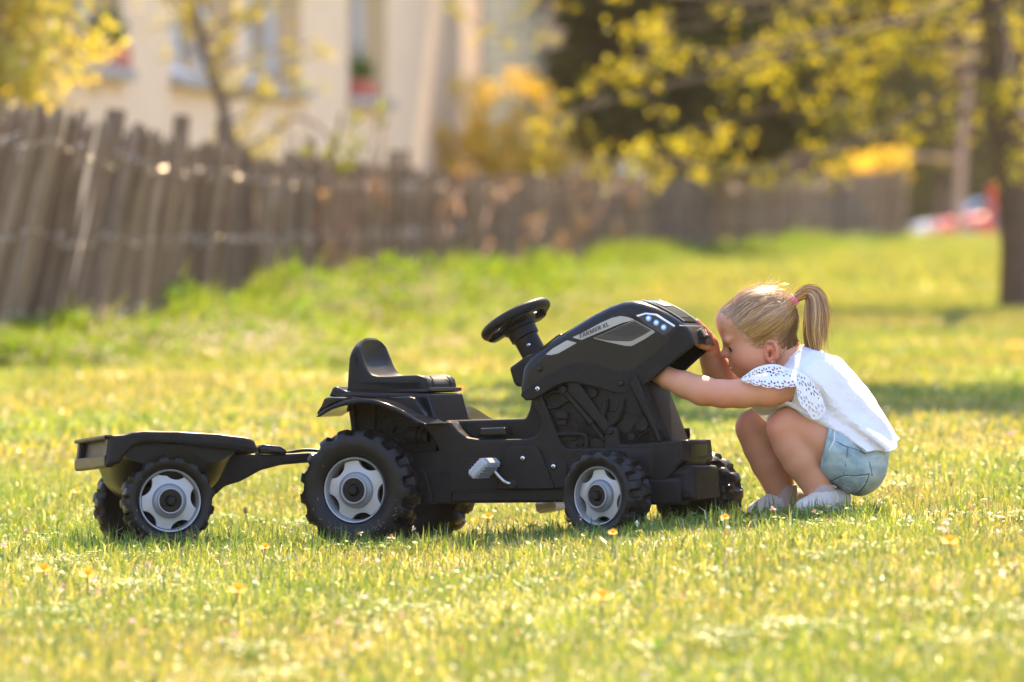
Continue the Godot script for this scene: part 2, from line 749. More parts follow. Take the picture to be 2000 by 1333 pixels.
func fence() -> void:
	fence_line()
	var total := 0.0
	for i in fence_pts.size() - 1:
		total += (fence_pts[i][0] as Vector3).distance_to(fence_pts[i + 1][0])
	var root := thing("paling_fence", "weathered wooden paling fence of split stakes bound with twisted wire", "fence")
	var woods := []
	var cols := [[0.175, 0.125, 0.085], [0.135, 0.093, 0.062], [0.20, 0.148, 0.10], [0.10, 0.067, 0.044], [0.235, 0.175, 0.112]]
	for k in 5:
		var c = cols[k]
		var m := mat(Color.WHITE, 0.85)
		m.albedo_texture = noise_tex(0.02, [lin(c[0] * 0.55, c[1] * 0.5, c[2] * 0.48), lin(c[0], c[1], c[2]), lin(c[0] * 1.4, c[1] * 1.38, c[2] * 1.35)], 256, 20 + k, 5)
		m.uv1_triplanar = true
		m.uv1_scale = Vector3(9, 0.7, 9)
		woods.append(m)
	# four split stakes, one metre tall
	var stakes := []
	rng.seed = 31
	for k in 6:
		var g := Geo.new()
		var ring0 := []
		var n := 6
		var base := []
		for i in n:
			var a := TAU * i / n + rng.randf_range(-0.25, 0.25)
			var r := rng.randf_range(0.55, 1.1) * 0.021
			base.append(Vector3(cos(a) * r, 0, sin(a) * r))
		var rings := []
		var bow := Vector3(rng.randf_range(-1, 1), 0, rng.randf_range(-1, 1)) * 0.016
		var heights := [-0.12, 0.3, 0.62, 0.97, 1.0]
		for j in 5:
			var ring := []
			for q in base:
				var sc: float = (1.0 - 0.18 * heights[j]) * (0.62 if j == 4 else 1.0)
				ring.append(q * sc + bow * sin(heights[j] * 3.0) + Vector3(0, heights[j] + (0.012 * q.x / 0.02 if j >= 3 else 0.0), 0))
			rings.append(ring)
		for j in 4:
			g.strip(rings[j], rings[j + 1])
		g.cap(rings[4], true)
		stakes.append(g.mesh(50))
	var t := 0.0
	var n_parts := 0
	var rest := [[], [], [], [], [], []]
	var tops := []
	rng.seed = 8
	while t < total:
		var q := fence_at(t)
		var p: Vector3 = q[0]
		var dir: Vector3 = q[2]
		var nrm := dir.cross(Vector3.UP).normalized()
		var d := 12.0 - p.z
		var lean := 0.21 * (1.0 - smoothstep(26.0, 36.0, d)) + rng.randf_range(-0.05, 0.05) + 0.05 * sin(t * 1.9) * smoothstep(28.0, 34.0, d)
		var along := rng.randf_range(-0.08, 0.08)
		var up := (Vector3.UP + nrm * lean + dir * along).normalized()
		var side := up.cross(dir).normalized()
		var h: float = q[1] * (rng.randf_range(0.95, 1.05) if rng.randf() > 0.03 else rng.randf_range(0.8, 0.9))
		var w := rng.randf_range(0.75, 1.35)
		var bs := Basis(side * w, up * h, side.cross(up).normalized() * w) * Basis(Vector3.UP, rng.randf() * TAU)
		var tr := Transform3D(Basis(side, up, side.cross(up)) * Basis(Vector3.UP, rng.randf() * TAU) * Basis.from_scale(Vector3(w, h, w)), p + nrm * rng.randf_range(-0.012, 0.012))
		tops.append([p, up, h, nrm, dir])
		var k := rng.randi() % 6
		var wood: Material = woods[[0, 1, 0, 2, 3, 1, 0, 4, 2, 3][rng.randi() % 10]]
		if n_parts < 290:
			var o := put("stake", stakes[k], wood, root)
			o.transform = tr
			n_parts += 1
		else:
			rest[k].append(tr)
		t += rng.randf_range(0.042, 0.07)
	for k in 6:
		if rest[k].size():
			var o := scatter("far_stakes", stakes[k], woods[k % 5], rest[k], [], root)
			o.set_meta("kind", "stuff")
	# round posts standing a little above the stakes, behind them
	for q in [[185, 1.06, 0.05], [338, 1.12, 0.045], [440, 1.1, 0.035], [640, 1.08, 0.035], [770, 1.1, 0.04], [815, 1.1, 0.03], [1180, 1.05, 0.05], [1468, 1.04, 0.05], [1766, 1.03, 0.05]]:
		var best = tops[0]
		for s in tops:
			if absf(s[0].x / (12.0 - s[0].z) * FPX + 1000.0 - q[0]) < absf(best[0].x / (12.0 - best[0].z) * FPX + 1000.0 - q[0]):
				best = s
		var g := Geo.new()
		var hh: float = best[2] * q[1] + 0.05
		var r: float = q[2]
		var bp: Vector3 = best[0] - best[3] * (r + 0.03)
		g.tube([bp - Vector3(0, 0.2, 0), bp + best[1] * hh * 0.5, bp + best[1] * (hh - 0.012), bp + best[1] * hh], [r, r, r, r * 0.85], 10)
		put("post", g.mesh(60), woods[1], root)
	# twisted wire in three rows
	var wire := mat(lin(0.5, 0.46, 0.42), 0.45, 0.7)
	for row in [0.16, 0.5, 0.86]:
		var a := []
		var b := []
		for i in range(0, tops.size(), 1):
			var s = tops[i]
			if i > 420 and i % 3:
				continue
			var sgn := 1.0 if i % 2 else -1.0
			var c: Vector3 = s[0] + s[1] * (s[2] * row + 0.01 * sin(i * 0.9) + 0.02 * sin(i * 0.23))
			a.append(c + s[3] * (0.030 * sgn) + Vector3(0, 0.006 * sgn, 0))
			b.append(c - s[3] * (0.030 * sgn) - Vector3(0, 0.006 * sgn, 0))
		var g := Geo.new()
		g.tube(a, [0.0026], 4, false)
		g.tube(b, [0.0026], 4, false)
		put("wire", g.mesh(70), wire, root)

func verge() -> void:
	var root := thing("tall_verge_grass", "tall unmown grass and weeds growing along the foot of the paling fence", "grass")
	root.set_meta("kind", "stuff")
	var meshes := [patch(30, 0.14, 0.14, 0.46, 0.010, 0.05, 41), patch(30, 0.16, 0.08, 0.26, 0.012, 0.10, 42)]
	var leafy := Soup.new()
	rng.seed = 43
	for i in 40:
		var b := Vector3(rng.randf_range(-0.1, 0.1), rng.randf_range(0.02, 0.26), rng.randf_range(-0.1, 0.1))
		var dir := (rv() + Vector3(0, 0.5, 0)).normalized() * rng.randf_range(0.02, 0.05)
		leafy.leaf(b, dir, dir.cross(rv()).normalized() * 0.012, Color(0.10, 0.19, 0.02).lerp(Color(0.30, 0.36, 0.04), rng.randf()))
	meshes.append(leafy.mesh())
	var pink := Soup.new()
	for i in 16:
		var b := Vector3(rng.randf_range(-0.08, 0.08), rng.randf_range(0.08, 0.22), rng.randf_range(-0.08, 0.08))
		var dir := (rv() + Vector3(0, 0.3, 0)).normalized() * rng.randf_range(0.012, 0.024)
		pink.leaf(b, dir, dir.cross(rv()).normalized() * 0.007, Color(0.50, 0.27, 0.26).lerp(Color(0.62, 0.45, 0.38), rng.randf()))
	meshes.append(pink.mesh())
	var where := [[], [], [], []]
	var tint := [[], [], [], []]
	var total := 56.0
	var nz := FastNoiseLite.new()
	nz.seed = 6
	nz.frequency = 0.35
	rng.seed = 44
	for i in 9000:
		var t := total * pow(rng.randf(), 1.4)
		var q := fence_at(t)
		var nrm: Vector3 = (q[2] as Vector3).cross(Vector3.UP).normalized()
		var off := 0.02 + 1.75 * pow(rng.randf(), 1.9)
		var v := nz.get_noise_2d(t, off * 1.5)
		if rng.randf() > 0.62 + v * 1.4:
			continue
		var p: Vector3 = q[0] + nrm * off
		var k := 0 if off < 0.55 and rng.randf() < 0.55 else (1 if rng.randf() < 0.45 else 2)
		if rng.randf() < (0.42 if t < 14.0 and off > 0.3 else 0.2):
			k = 3
		var sc := rng.randf_range(0.5, 1.05) * (1.0 - 0.45 * smoothstep(0.5, 1.7, off)) * clampf(0.55 + v * 1.5, 0.15, 1.3)
		sc *= 0.62 + 0.55 * smoothstep(2.8, 5.5, t) - 0.35 * smoothstep(9.0, 20.0, t)
		if k == 2 and t < 20.0 and rng.randf() < 0.35:
			sc = rng.randf_range(0.55, 1.05) * clampf(0.8 + v * 1.6, 0.3, 1.5) * (0.5 + 0.5 * smoothstep(2.5, 6.0, t))
		if k == 3 and t < 16.0:
			sc *= rng.randf_range(0.9, 1.4)
		where[k].append(Transform3D(Basis(Vector3.UP, rng.randf() * TAU).scaled(Vector3(1, sc, 1)), p))
		tint[k].append((Color(0.80, 0.92, 0.6).lerp(Color(1.05, 0.98, 0.95), smoothstep(0.3, 1.3, off) + rng.randf_range(-0.2, 0.2)) if k != 3 else Color(1, 1, 1)) * rng.randf_range(0.72, 1.15))
	var lush := vmat(0.6, Color(0.95, 1.0, 0.5))
	lush.metallic_specular = 0.2
	for k in 4:
		var o := scatter("weed_tufts", meshes[k], M.petal if k == 3 else lush, where[k], tint[k], root)
		o.set_meta("kind", "stuff")

# ================================================================ house behind the fence
func house() -> void:
	var e := Vector3(0.1128, 0, -0.9936)
	var nrm := Vector3(0.9936, 0, 0.1128)
	var root := thing("house", "cream rendered house with deep window openings behind the paling fence", "house", Transform3D(Basis(e, Vector3.UP, nrm), Vector3(-3.14, 0, -32.6)))
	var render := mat(Color.WHITE, 0.9)
	render.albedo_texture = noise_tex(0.02, [lin(0.76, 0.56, 0.38), lin(0.80, 0.60, 0.41), lin(0.84, 0.64, 0.45)], 256, 51, 5)
	render.uv1_triplanar = true
	render.uv1_scale = Vector3(0.5, 0.5, 0.5)
	var warm := mat(lin(0.62, 0.45, 0.26), 0.85)
	var stone := mat(lin(0.36, 0.33, 0.31), 0.8)
	var white := mat(lin(0.7, 0.7, 0.7), 0.4)
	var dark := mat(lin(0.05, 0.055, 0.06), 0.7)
	var cloth := mat(lin(0.55, 0.62, 0.72), 0.9)
	var glass := mat(Color(0.9, 0.95, 1.0, 0.12), 0.05)
	glass.transparency = BaseMaterial3D.TRANSPARENCY_ALPHA
	var sill := 1.74
	var head := 3.5
	var top := 6.4
	var opens := [[-2.5, 0.57], [2.8, 6.1], [6.67, 10.0], [13.2, 16.05]]
	var g := Geo.new()
	var s := -16.0
	for o in opens:
		g.box(Vector3((s + o[0]) / 2, top / 2 - 0.2, -0.175), Vector3(o[0] - s, top + 0.4, 0.35))
		g.box(Vector3((o[0] + o[1]) / 2, sill / 2 - 0.2, -0.175), Vector3(o[1] - o[0], sill + 0.4, 0.35))
		g.box(Vector3((o[0] + o[1]) / 2, (head + top) / 2, -0.175), Vector3(o[1] - o[0], top - head, 0.35))
		s = o[1]
	g.box(Vector3((s + 22.5) / 2, top / 2 - 0.2, -0.175), Vector3(22.5 - s, top + 0.4, 0.35))
	g.box(Vector3(22.325, top / 2 - 0.2, -3.3), Vector3(0.35, top + 0.4, 5.9))
	g.box(Vector3(-15.825, top / 2 - 0.2, -3.3), Vector3(0.35, top + 0.4, 5.9))
	g.box(Vector3(3.25, top / 2 - 0.2, -6.4), Vector3(38.5, top + 0.4, 0.3))
	put("wall", g.mesh(), render, root)
	g = Geo.new()
	g.box(Vector3(3.25, top + 0.12, -3.2), Vector3(39.5, 0.2, 7.6))
	put("roof", g.mesh(), mat(lin(0.25, 0.11, 0.07), 0.9), root)
	for i in opens.size():
		var o = opens[i]
		var c: float = (o[0] + o[1]) / 2
		var w: float = o[1] - o[0]
		g = Geo.new()
		var zf := -0.27
		for k in [o[0] + 0.04, c, o[1] - 0.1]:
			g.box(Vector3(k, (sill + head) / 2, zf), Vector3(0.08, head - sill - 0.02, 0.06))
		g.box(Vector3(c, sill + 0.06, zf - 0.004), Vector3(w - 0.01, 0.08, 0.05))
		g.box(Vector3(c, head - 0.06, zf - 0.004), Vector3(w - 0.01, 0.08, 0.05))
		var f := put("window", g.mesh(), white, root)
		g = Geo.new()
		g.box(Vector3(c, (sill + head) / 2, zf - 0.01), Vector3(w - 0.1, head - sill - 0.1, 0.006))
		put("pane", g.mesh(), glass, f)
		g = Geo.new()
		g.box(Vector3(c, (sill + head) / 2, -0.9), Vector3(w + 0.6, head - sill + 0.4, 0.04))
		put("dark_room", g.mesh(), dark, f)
		if i == 1 or i == 2:
			g = Geo.new()
			g.box(Vector3(o[0] + w * 0.22, sill + 0.42, -0.36), Vector3(w * 0.4, 0.75, 0.02))
			put("curtain", g.mesh(), cloth, f)
		# warm painted jamb linings
		g = Geo.new()
		g.box(Vector3(o[1] - 0.022, (sill + head) / 2, -0.12), Vector3(0.04, head - sill, 0.235))
		put("jamb_lining", g.mesh(), warm, f)
		g = Geo.new()
		g.bbox(Vector3(c, sill - 0.055, 0.0), Vector3(w + 0.16, 0.11, 0.2), 0.012)
		put("sill", g.mesh(), stone, f)
	# the wing beyond the corner, with a big pale shutter
	g = Geo.new()
	g.box(Vector3(26.0, top / 2 - 0.2, 0.5), Vector3(4.0, top + 0.4, 2.4))
	put("wing_wall", g.mesh(), mat(lin(0.52, 0.56, 0.62), 0.9), root)
	g = Geo.new()
	for k in 22:
		g.bbox(Vector3(23.96, 0.1 + k * 0.14, 0.41), Vector3(0.05, 0.132, 0.62), 0.01)
	put("shutter", g.mesh(), mat(lin(0.42, 0.54, 0.58), 0.7), root)
	g = Geo.new()
	g.box(Vector3(23.95, 1.6, 0.0), Vector3(0.09, 3.4, 0.16))
	g.box(Vector3(23.95, 3.38, 0.41), Vector3(0.09, 0.16, 0.66))
	put("shutter_frame", g.mesh(), mat(lin(0.60, 0.58, 0.55), 0.85), root)
	# flower boxes on two of the sills
	for q in [[0.15, "red flower box on the leftmost window sill of the cream house"], [14.4, "red flower box with green plant on the sill right of the curtained windows"]]:
		var b := thing("flower_box", q[1], "flower box", root.transform * Transform3D(Basis(), Vector3(q[0], sill + 0.002, -0.06)), "red flower boxes on the house sills")
		g = Geo.new()
		g.bbox(Vector3(0.1, 0.09, 0), Vector3(1.0, 0.18, 0.2), 0.015)
		put("box", g.mesh(), mat(lin(0.5, 0.10, 0.06), 0.6), b)
		rng.seed = 61
		var sp := Soup.new()
		for i in 260:
			var a := Vector3(rng.randf_range(-0.35, 0.55), 0.18 + absf(rng.randfn(0, 0.1)), rng.randf_range(-0.09, 0.09))
			var dir := (rv() + Vector3(0, 0.7, 0)).normalized() * rng.randf_range(0.05, 0.11)
			sp.leaf(a, dir, dir.cross(rv()).normalized() * 0.025, Color(0.06, 0.14, 0.02).lerp(Color(0.14, 0.22, 0.03), rng.randf()))
		put("plant", sp.mesh(), M.leaf, b)

# ================================================================ trees and shrubs
func cluster(n: int, r: float, len: float, wid: float, cols: Array, seed_n: int) -> ArrayMesh:
	rng.seed = seed_n
	var s := Soup.new()
	for i in n:
		var o := rv() * r
		var dir := (rv() + Vector3(0, -0.15, 0)).normalized() * len * rng.randf_range(0.6, 1.2)
		var side := dir.cross(rv()).normalized() * wid * rng.randf_range(0.7, 1.2)
		s.leaf(o, dir, side, (cols[0] as Color).lerp(cols[1], rng.randf()))
	return s.mesh()

func crown(parent: Node, mesh_list: Array, spots: Array, smin: float, smax: float, m: Material, lo := 0.8, hi := 1.15) -> void:
	for k in mesh_list.size():
		var w := []
		var t := []
		for i in range(k, spots.size(), mesh_list.size()):
			var q := Quaternion(rv().normalized(), rng.randf() * TAU)
			w.append(Transform3D(Basis(q).scaled(Vector3.ONE * rng.randf_range(smin, smax)), spots[i]))
			t.append(Color(1, 1, 1) * rng.randf_range(lo, hi))
		scatter("crown", mesh_list[k], m, w, t, parent).set_meta("kind", "stuff")

func limb(g: Geo, a: Vector3, b: Vector3, r0: float, r1: float, wob := 0.1, sides := 6) -> Array:
	var pts := []
	var l := a.distance_to(b)
	var off := rv() * l * wob
	for k in 6:
		var t := k / 5.0
		pts.append(a.lerp(b, t) + off * sin(t * PI) + rv() * l * wob * 0.15 * (1.0 if k > 0 and k < 5 else 0.0))
	var rr := []
	for k in 6:
		rr.append(lerpf(r0, r1, k / 5.0))
	g.tube(pts, rr, sides)
	return pts

# a dense tree: trunk, limbs and leaf clumps through an ellipsoid with gaps
func dense_tree(called: String, label: String, cat: String, base: Vector3, r_trunk: float, centre: Vector3, radii: Vector3, n: int, meshes: Array, smin: float, smax: float, group := "", gap := 0.05, trunk_mat: Material = null) -> void:
	var root := thing(called, label, cat, Transform3D(Basis(), base), group)
	var g := Geo.new()
	var topp := centre + Vector3(0, radii.y * 0.3, 0)
	limb(g, Vector3(0, -0.3, 0), topp, r_trunk, r_trunk * 0.4, 0.03, 10)
	for i in 12:
		var q := rv() * 0.8
		limb(g, centre.lerp(Vector3(0, centre.y * 0.5, 0), rng.randf() * 0.7), centre + Vector3(q.x * radii.x, q.y * radii.y, q.z * radii.z), r_trunk * 0.3, r_trunk * 0.06, 0.12, 5)
	put("trunk", g.mesh(60), trunk_mat if trunk_mat else M.bark, root)
	var nz := FastNoiseLite.new()
	nz.seed = int(base.x * 13.0 + base.z * 7.0)
	nz.frequency = 0.9 / maxf(radii.x, 0.8)
	var spots := []
	var tries := 0
	while spots.size() < n and tries < n * 8:
		tries += 1
		var q := rv()
		if q.length() < 0.45 and rng.randf() < 0.7:
			continue
		var p := centre + Vector3(q.x * radii.x, q.y * radii.y, q.z * radii.z)
		if nz.get_noise_3dv(p * 2.0) < gap - 0.1 or q.length() > 0.82 + nz.get_noise_3dv(p * 1.3) * 0.5:
			continue
		spots.append(p)
	crown(root, meshes, spots, smin, smax, M.leaf)

func trees() -> void:
	var fresh := [cluster(6, 0.05, 0.062, 0.022, [Color(0.30, 0.31, 0.02), Color(0.50, 0.45, 0.04)], 71), cluster(4, 0.04, 0.055, 0.02, [Color(0.26, 0.28, 0.02), Color(0.44, 0.38, 0.03)], 72)]
	var dark := [cluster(22, 0.16, 0.16, 0.035, [Color(0.048, 0.062, 0.014), Color(0.09, 0.10, 0.02)], 73), cluster(22, 0.18, 0.14, 0.04, [Color(0.062, 0.074, 0.015), Color(0.12, 0.12, 0.022)], 74)]
	var olive := [cluster(20, 0.2, 0.16, 0.05, [Color(0.10, 0.095, 0.02), Color(0.18, 0.15, 0.03)], 75)]
	var gold := [cluster(26, 0.16, 0.06, 0.03, [Color(0.76, 0.52, 0.06), Color(0.82, 0.66, 0.12)], 76)]
	var soft := [cluster(14, 0.12, 0.07, 0.022, [Color(0.44, 0.46, 0.09), Color(0.60, 0.58, 0.17)], 77), cluster(10, 0.14, 0.06, 0.02, [Color(0.50, 0.42, 0.20), Color(0.55, 0.48, 0.16)], 78)]
	# --- the lawn tree at the right edge, its leafy twigs hanging across the picture
	rng.seed = 81
	var base := ground_at(1996, 37.0)
	var root := thing("lawn_tree", "young lawn tree at the right edge with fresh yellow green leaves", "tree", Transform3D(Basis(), base))
	var g := Geo.new()
	g.tube([Vector3(0.02, -0.25, 0), Vector3(0.0, 0.02, 0), Vector3(-0.01, 0.4, 0), Vector3(-0.06, 1.0, 0), Vector3(-0.12, 1.6, 0.02), Vector3(-0.17, 2.1, 0), Vector3(-0.2, 3.0, 0), Vector3(-0.1, 4.2, 0.1), Vector3(0.05, 6.0, 0.0), Vector3(-0.05, 7.6, 0.1)], [0.19, 0.15, 0.125, 0.12, 0.12, 0.115, 0.095, 0.075, 0.045, 0.02], 12)
	put("trunk", g.mesh(60), M.bark, root)
	var spots := []
	g = Geo.new()
	for i in 36:
		var h := rng.randf_range(1.25, 3.9)
		var a := Vector3(-0.14, h, 0)
		var ang := rng.randf_range(0.5, 1.0) * PI if i < 24 else rng.randf() * TAU
		var dirv := Vector3(cos(ang), 0, sin(ang) * (1.0 if rng.randf() < 0.5 else -1.0))
		var reach := rng.randf_range(1.2, 3.7)
		var b := a + dirv * reach + Vector3(0, rng.randf_range(-0.9, 0.35), 0)
		b.y = maxf(b.y, 1.0)
		var pts := limb(g, a, b, 0.019, 0.005, 0.12, 5)
		for j in 8:
			var s: Vector3 = pts[rng.randi_range(1, 5)]
			var e := s + Vector3(rng.randf_range(-0.5, 0.5), rng.randf_range(-0.55, 0.15), rng.randf_range(-0.5, 0.5))
			e.y = maxf(e.y, 0.85)
			var tw := limb(g, s, e, 0.006, 0.003, 0.12, 4)
			for k in rng.randi_range(3, 8):
				spots.append(tw[rng.randi_range(1, 5)] + rv() * 0.09)
	put("branches", g.mesh(60), mat(lin(0.07, 0.048, 0.034), 0.85), root)
	for i in 600:
		spots.append(Vector3(-0.3, 3.9, 0) + rv() * Vector3(2.6, 1.1, 2.2))
	for i in 2600:
		spots.append(Vector3(-0.2, 6.4, 0) + rv() * Vector3(2.9, 2.0, 2.9))
	crown(root, fresh, spots, 0.55, 1.05, M.leaf)
	# --- its neighbour, standing just outside the picture on the right: only its shade reaches the lawn in view
	rng.seed = 96
	dense_tree("shade_tree", "round leafy tree standing just outside the right edge, shading the lawn behind the child", "tree", Vector3(2.9, 0, -11.5), 0.11, Vector3(-0.4, 4.3, 0), Vector3(3.0, 1.6, 2.5), 2300, fresh, 1.7, 2.8)
	# --- dense dark tree in front of the house wing
	rng.seed = 82
	dense_tree("evergreen_tree", "large dark evergreen tree beside the house, behind the fence", "tree", ground_at(1375, 66.5), 0.15, Vector3(-0.25, 2.95, 0), Vector3(2.05, 2.2, 1.6), 2700, dark, 0.7, 1.4)
	rng.seed = 83
	dense_tree("evergreen_tree", "dark tree with a red brown trunk between the evergreen and the golden bush", "tree", ground_at(1562, 84.0), 0.2, Vector3(0.2, 4.1, -0.5), Vector3(1.9, 2.6, 1.6), 1700, dark, 0.8, 1.5, "", 0.05, mat(lin(0.10, 0.045, 0.03), 0.9))
	# --- trees far beyond the end of the fence
	rng.seed = 84
	dense_tree("background_tree", "broad olive tree far behind the golden bush", "tree", ground_at(1690, 118.0), 0.22, Vector3(0, 3.6, 0), Vector3(2.3, 2.9, 2.0), 1500, olive + dark, 0.9, 1.7)
	dense_tree("background_tree", "tall dark tree far beyond the fence end, above the parked cars", "tree", ground_at(1850, 150.0), 0.25, Vector3(0, 4.8, 0), Vector3(2.6, 3.6, 2.2), 1700, dark, 1.0, 1.9)
	dense_tree("background_tree", "dark tree farthest right behind the lawn tree trunk", "tree", ground_at(2010, 152.0), 0.25, Vector3(0.4, 4.8, 0), Vector3(2.8, 3.9, 2.2), 1700, dark + olive, 1.0, 1.9)
	dense_tree("background_tree", "dark tree seen in the gap behind the red trunked tree", "tree", ground_at(1480, 130.0), 0.25, Vector3(0, 4.2, 0), Vector3(2.8, 3.8, 2.2), 1900, dark, 1.0, 1.9)
	# thin pale trunk left of the lawn tree, standing far off
	g = Geo.new()
	var b2 := ground_at(1873, 112.0)
	g.tube([Vector3(0, -0.3, 0), Vector3(0.02, 1.0, 0), Vector3(0.12, 2.4, 0), Vector3(0.3, 4.2, 0)], [0.11, 0.09, 0.08, 0.05], 8)
	var thin := thing("slim_tree", "slim pale pinkish tree trunk standing before the parked cars", "tree", Transform3D(Basis(), b2))
	put("trunk", g.mesh(60), mat(lin(0.30, 0.19, 0.15), 0.9), thin)
	rng.seed = 86
	g = Geo.new()
	limb(g, Vector3(0.04, 1.55, 0), Vector3(-1.5, 1.6, 0.3), 0.05, 0.03, 0.05, 6)
	put("low_branch", g.mesh(60), mat(lin(0.34, 0.21, 0.16), 0.9), thin)
	g = Geo.new()
	for i in 6:
		limb(g, Vector3(0.2, 2.6 + i * 0.25, 0), Vector3(rng.randf_range(-1.2, 1.2), 4.0 + rng.randf(), rng.randf_range(-1, 1)), 0.03, 0.01, 0.08, 5)
	put("branches", g.mesh(60), mat(lin(0.34, 0.21, 0.16), 0.9), thin)
	spots = []
	for i in 90:
		spots.append(Vector3(0.2, 4.4, 0) + rv() * 1.2)
	crown(thin, fresh, spots, 1.2, 2.0, M.leaf)
	# --- golden flowering shrubs
	rng.seed = 87
	for q in [[968, 64.5, 0.85, 1.5, "golden forsythia bush in flower against the pale house wing"], [1042, 66.0, 0.45, 1.15, "small golden forsythia bush right of the larger one, by the house wing"], [1705, 93.0, 0.62, 1.05, "golden flowering bush behind the far end of the fence"]]:
		var r2 := thing("golden_bush", q[4], "bush", Transform3D(Basis(), ground_at(q[0], q[1])), "golden flowering bushes behind the fence")
		g = Geo.new()
		spots = []
		for i in 40:
			var tip := Vector3(rng.randfn(0, 0.5) * q[2], q[3] * rng.randf_range(0.65, 1.35), rng.randfn(0, 0.5) * q[2])
			var pts := limb(g, Vector3(rng.randf_range(-0.1, 0.1), -0.1, rng.randf_range(-0.1, 0.1)), tip, 0.012, 0.004, 0.1, 4)
			for j in 9:
				spots.append(pts[rng.randi_range(1, 5)] + rv() * 0.12)
		put("stems", g.mesh(60), M.bark, r2)
		crown(r2, gold, spots, 0.7, 1.2, M.leaf)
	# --- soft yellow tree in the upper left corner
	rng.seed = 88
	var b3 := ground_at(-30, 33.0)
	var lt := thing("willow", "pale yellow leafed tree in the upper left corner, before the house", "tree", Transform3D(Basis(), b3))
	g = Geo.new()
	limb(g, Vector3(0, -0.3, 0), Vector3(0.1, 3.2, 0), 0.1, 0.05, 0.04, 10)
	put("trunk", g.mesh(60), M.bark, lt)
	g = Geo.new()
	spots = []
	for i in 40:
		var a := Vector3(0.05, rng.randf_range(1.1, 3.0), 0)
		var b := Vector3(rng.randf_range(-0.6, 0.72), rng.randf_range(1.2, 2.9), rng.randf_range(-0.7, 0.7))
		if b.x > 0.45:
			b.y = maxf(b.y, 1.5)
		var pts := limb(g, a, b, 0.015, 0.005, 0.15, 5)
		for j in 13:
			spots.append(pts[rng.randi_range(2, 5)] + rv() * 0.16)
	put("branches", g.mesh(60), mat(lin(0.32, 0.20, 0.13), 0.85), lt)
	crown(lt, soft, spots, 0.8, 1.4, M.leaf)
	# --- small leaning tree before the house windows
	rng.seed = 89
	var b4 := ground_at(458, 39.0)
	var st := thing("small_tree", "small leaning tree with sparse leaves before the house windows", "tree", Transform3D(Basis(), b4))
	g = Geo.new()
	g.tube(smooth_path([Vector3(0.02, -0.2, 0), Vector3(0.0, 0.9, 0), Vector3(-0.07, 1.3, 0.02), Vector3(-0.2, 1.7, 0), Vector3(-0.3, 2.15, 0), Vector3(-0.42, 2.7, 0)], 3), [0.055, 0.053, 0.05, 0.048, 0.045, 0.042, 0.042, 0.04, 0.038, 0.036, 0.034, 0.03, 0.028, 0.026, 0.022, 0.02], 9)
	put("trunk", g.mesh(60), mat(lin(0.16, 0.12, 0.085), 0.9), st)
	g = Geo.new()
	spots = []
	for i in 40:
		var h := rng.randf_range(0.75, 2.4)
		var a := Vector3(-0.03 - 0.17 * maxf(0.0, h - 1.1), h, 0)
		var b := a + Vector3(rng.randf_range(-0.55, 0.75), rng.randf_range(-0.1, 0.5), rng.randf_range(-0.4, 0.4))
		var pts := limb(g, a, b, 0.012, 0.004, 0.12, 5)
		for j in 6:
			spots.append(pts[rng.randi_range(2, 5)] + rv() * 0.07)
	for i in 50:
		spots.append(Vector3(-0.1, 2.25, 0) + Vector3(rng.randfn(0, 0.3), rng.randfn(0, 0.2), rng.randfn(0, 0.25)))
	put("branches", g.mesh(60), mat(lin(0.2, 0.15, 0.10), 0.9), st)
	crown(st, fresh, spots, 0.55, 0.95, M.leaf)
	# --- bare twiggy shrub at the fence, with an arching cane
	rng.seed = 90
	var b5 := ground_at(625, 36.2)
	var sh := thing("twiggy_shrub", "bare twiggy shrub with arching canes in front of the fence", "shrub", Transform3D(Basis(), b5 + Vector3(0.12, 0, 0)))
	g = Geo.new()
	g.tube(smooth_path([Vector3(-0.05, 0, 0), Vector3(0.0, 0.5, 0.05), Vector3(0.0, 0.9, 0.1), Vector3(-0.1, 1.15, 0.1), Vector3(-0.28, 1.22, 0.1), Vector3(-0.42, 1.1, 0.12)], 4), [0.012], 6)
	g.tube(smooth_path([Vector3(0.02, 0.0, 0.1), Vector3(-0.2, 0.55, 0.15), Vector3(-0.1, 0.75, 0.16), Vector3(-0.03, 1.0, 0.16), Vector3(0.02, 1.25, 0.1)], 4), [0.014], 6)
	spots = []
	for i in 14:
		var pts := limb(g, Vector3(rng.randf_range(-0.2, 0.1), 0.2, 0), Vector3(rng.randf_range(-0.5, 0.35), rng.randf_range(0.9, 1.55), rng.randf_range(-0.2, 0.2)), 0.009, 0.003, 0.1, 5)
		if i < 6:
			spots.append(pts[5] + rv() * 0.06)
	put("canes", g.mesh(60), mat(lin(0.27, 0.17, 0.12), 0.85), sh)
	for i in 14:
		spots.append(Vector3(0.03, 1.0, 0.1) + rv() * 0.12)
	crown(sh, [cluster(8, 0.05, 0.055, 0.02, [Color(0.16, 0.22, 0.02), Color(0.26, 0.28, 0.03)], 79)], spots, 0.6, 1.0, M.leaf)
	# --- dry pinkish brown creeper along the fence
	rng.seed = 91
	var cr := thing("dry_creeper", "dry red brown creeper sprawling over the middle of the fence", "creeper")
	g = Geo.new()
	spots = []
	for i in 30:
		var q := fence_at(rng.randf_range(10.5, 36.0))
		var nrm: Vector3 = (q[2] as Vector3).cross(Vector3.UP).normalized()
		var a: Vector3 = q[0] + nrm * 0.07 + Vector3(0, rng.randf_range(0.1, 0.8), 0)
		var b: Vector3 = a + nrm * rng.randf_range(-0.05, 0.2) + q[2] * rng.randf_range(-1.2, 1.2) + Vector3(0, rng.randf_range(0.1, 0.45), 0)
		b.y = minf(b.y, 1.12)
		var pts := limb(g, a, b, 0.011, 0.005, 0.12, 5)
		for j in 3:
			spots.append(pts[rng.randi_range(1, 5)])
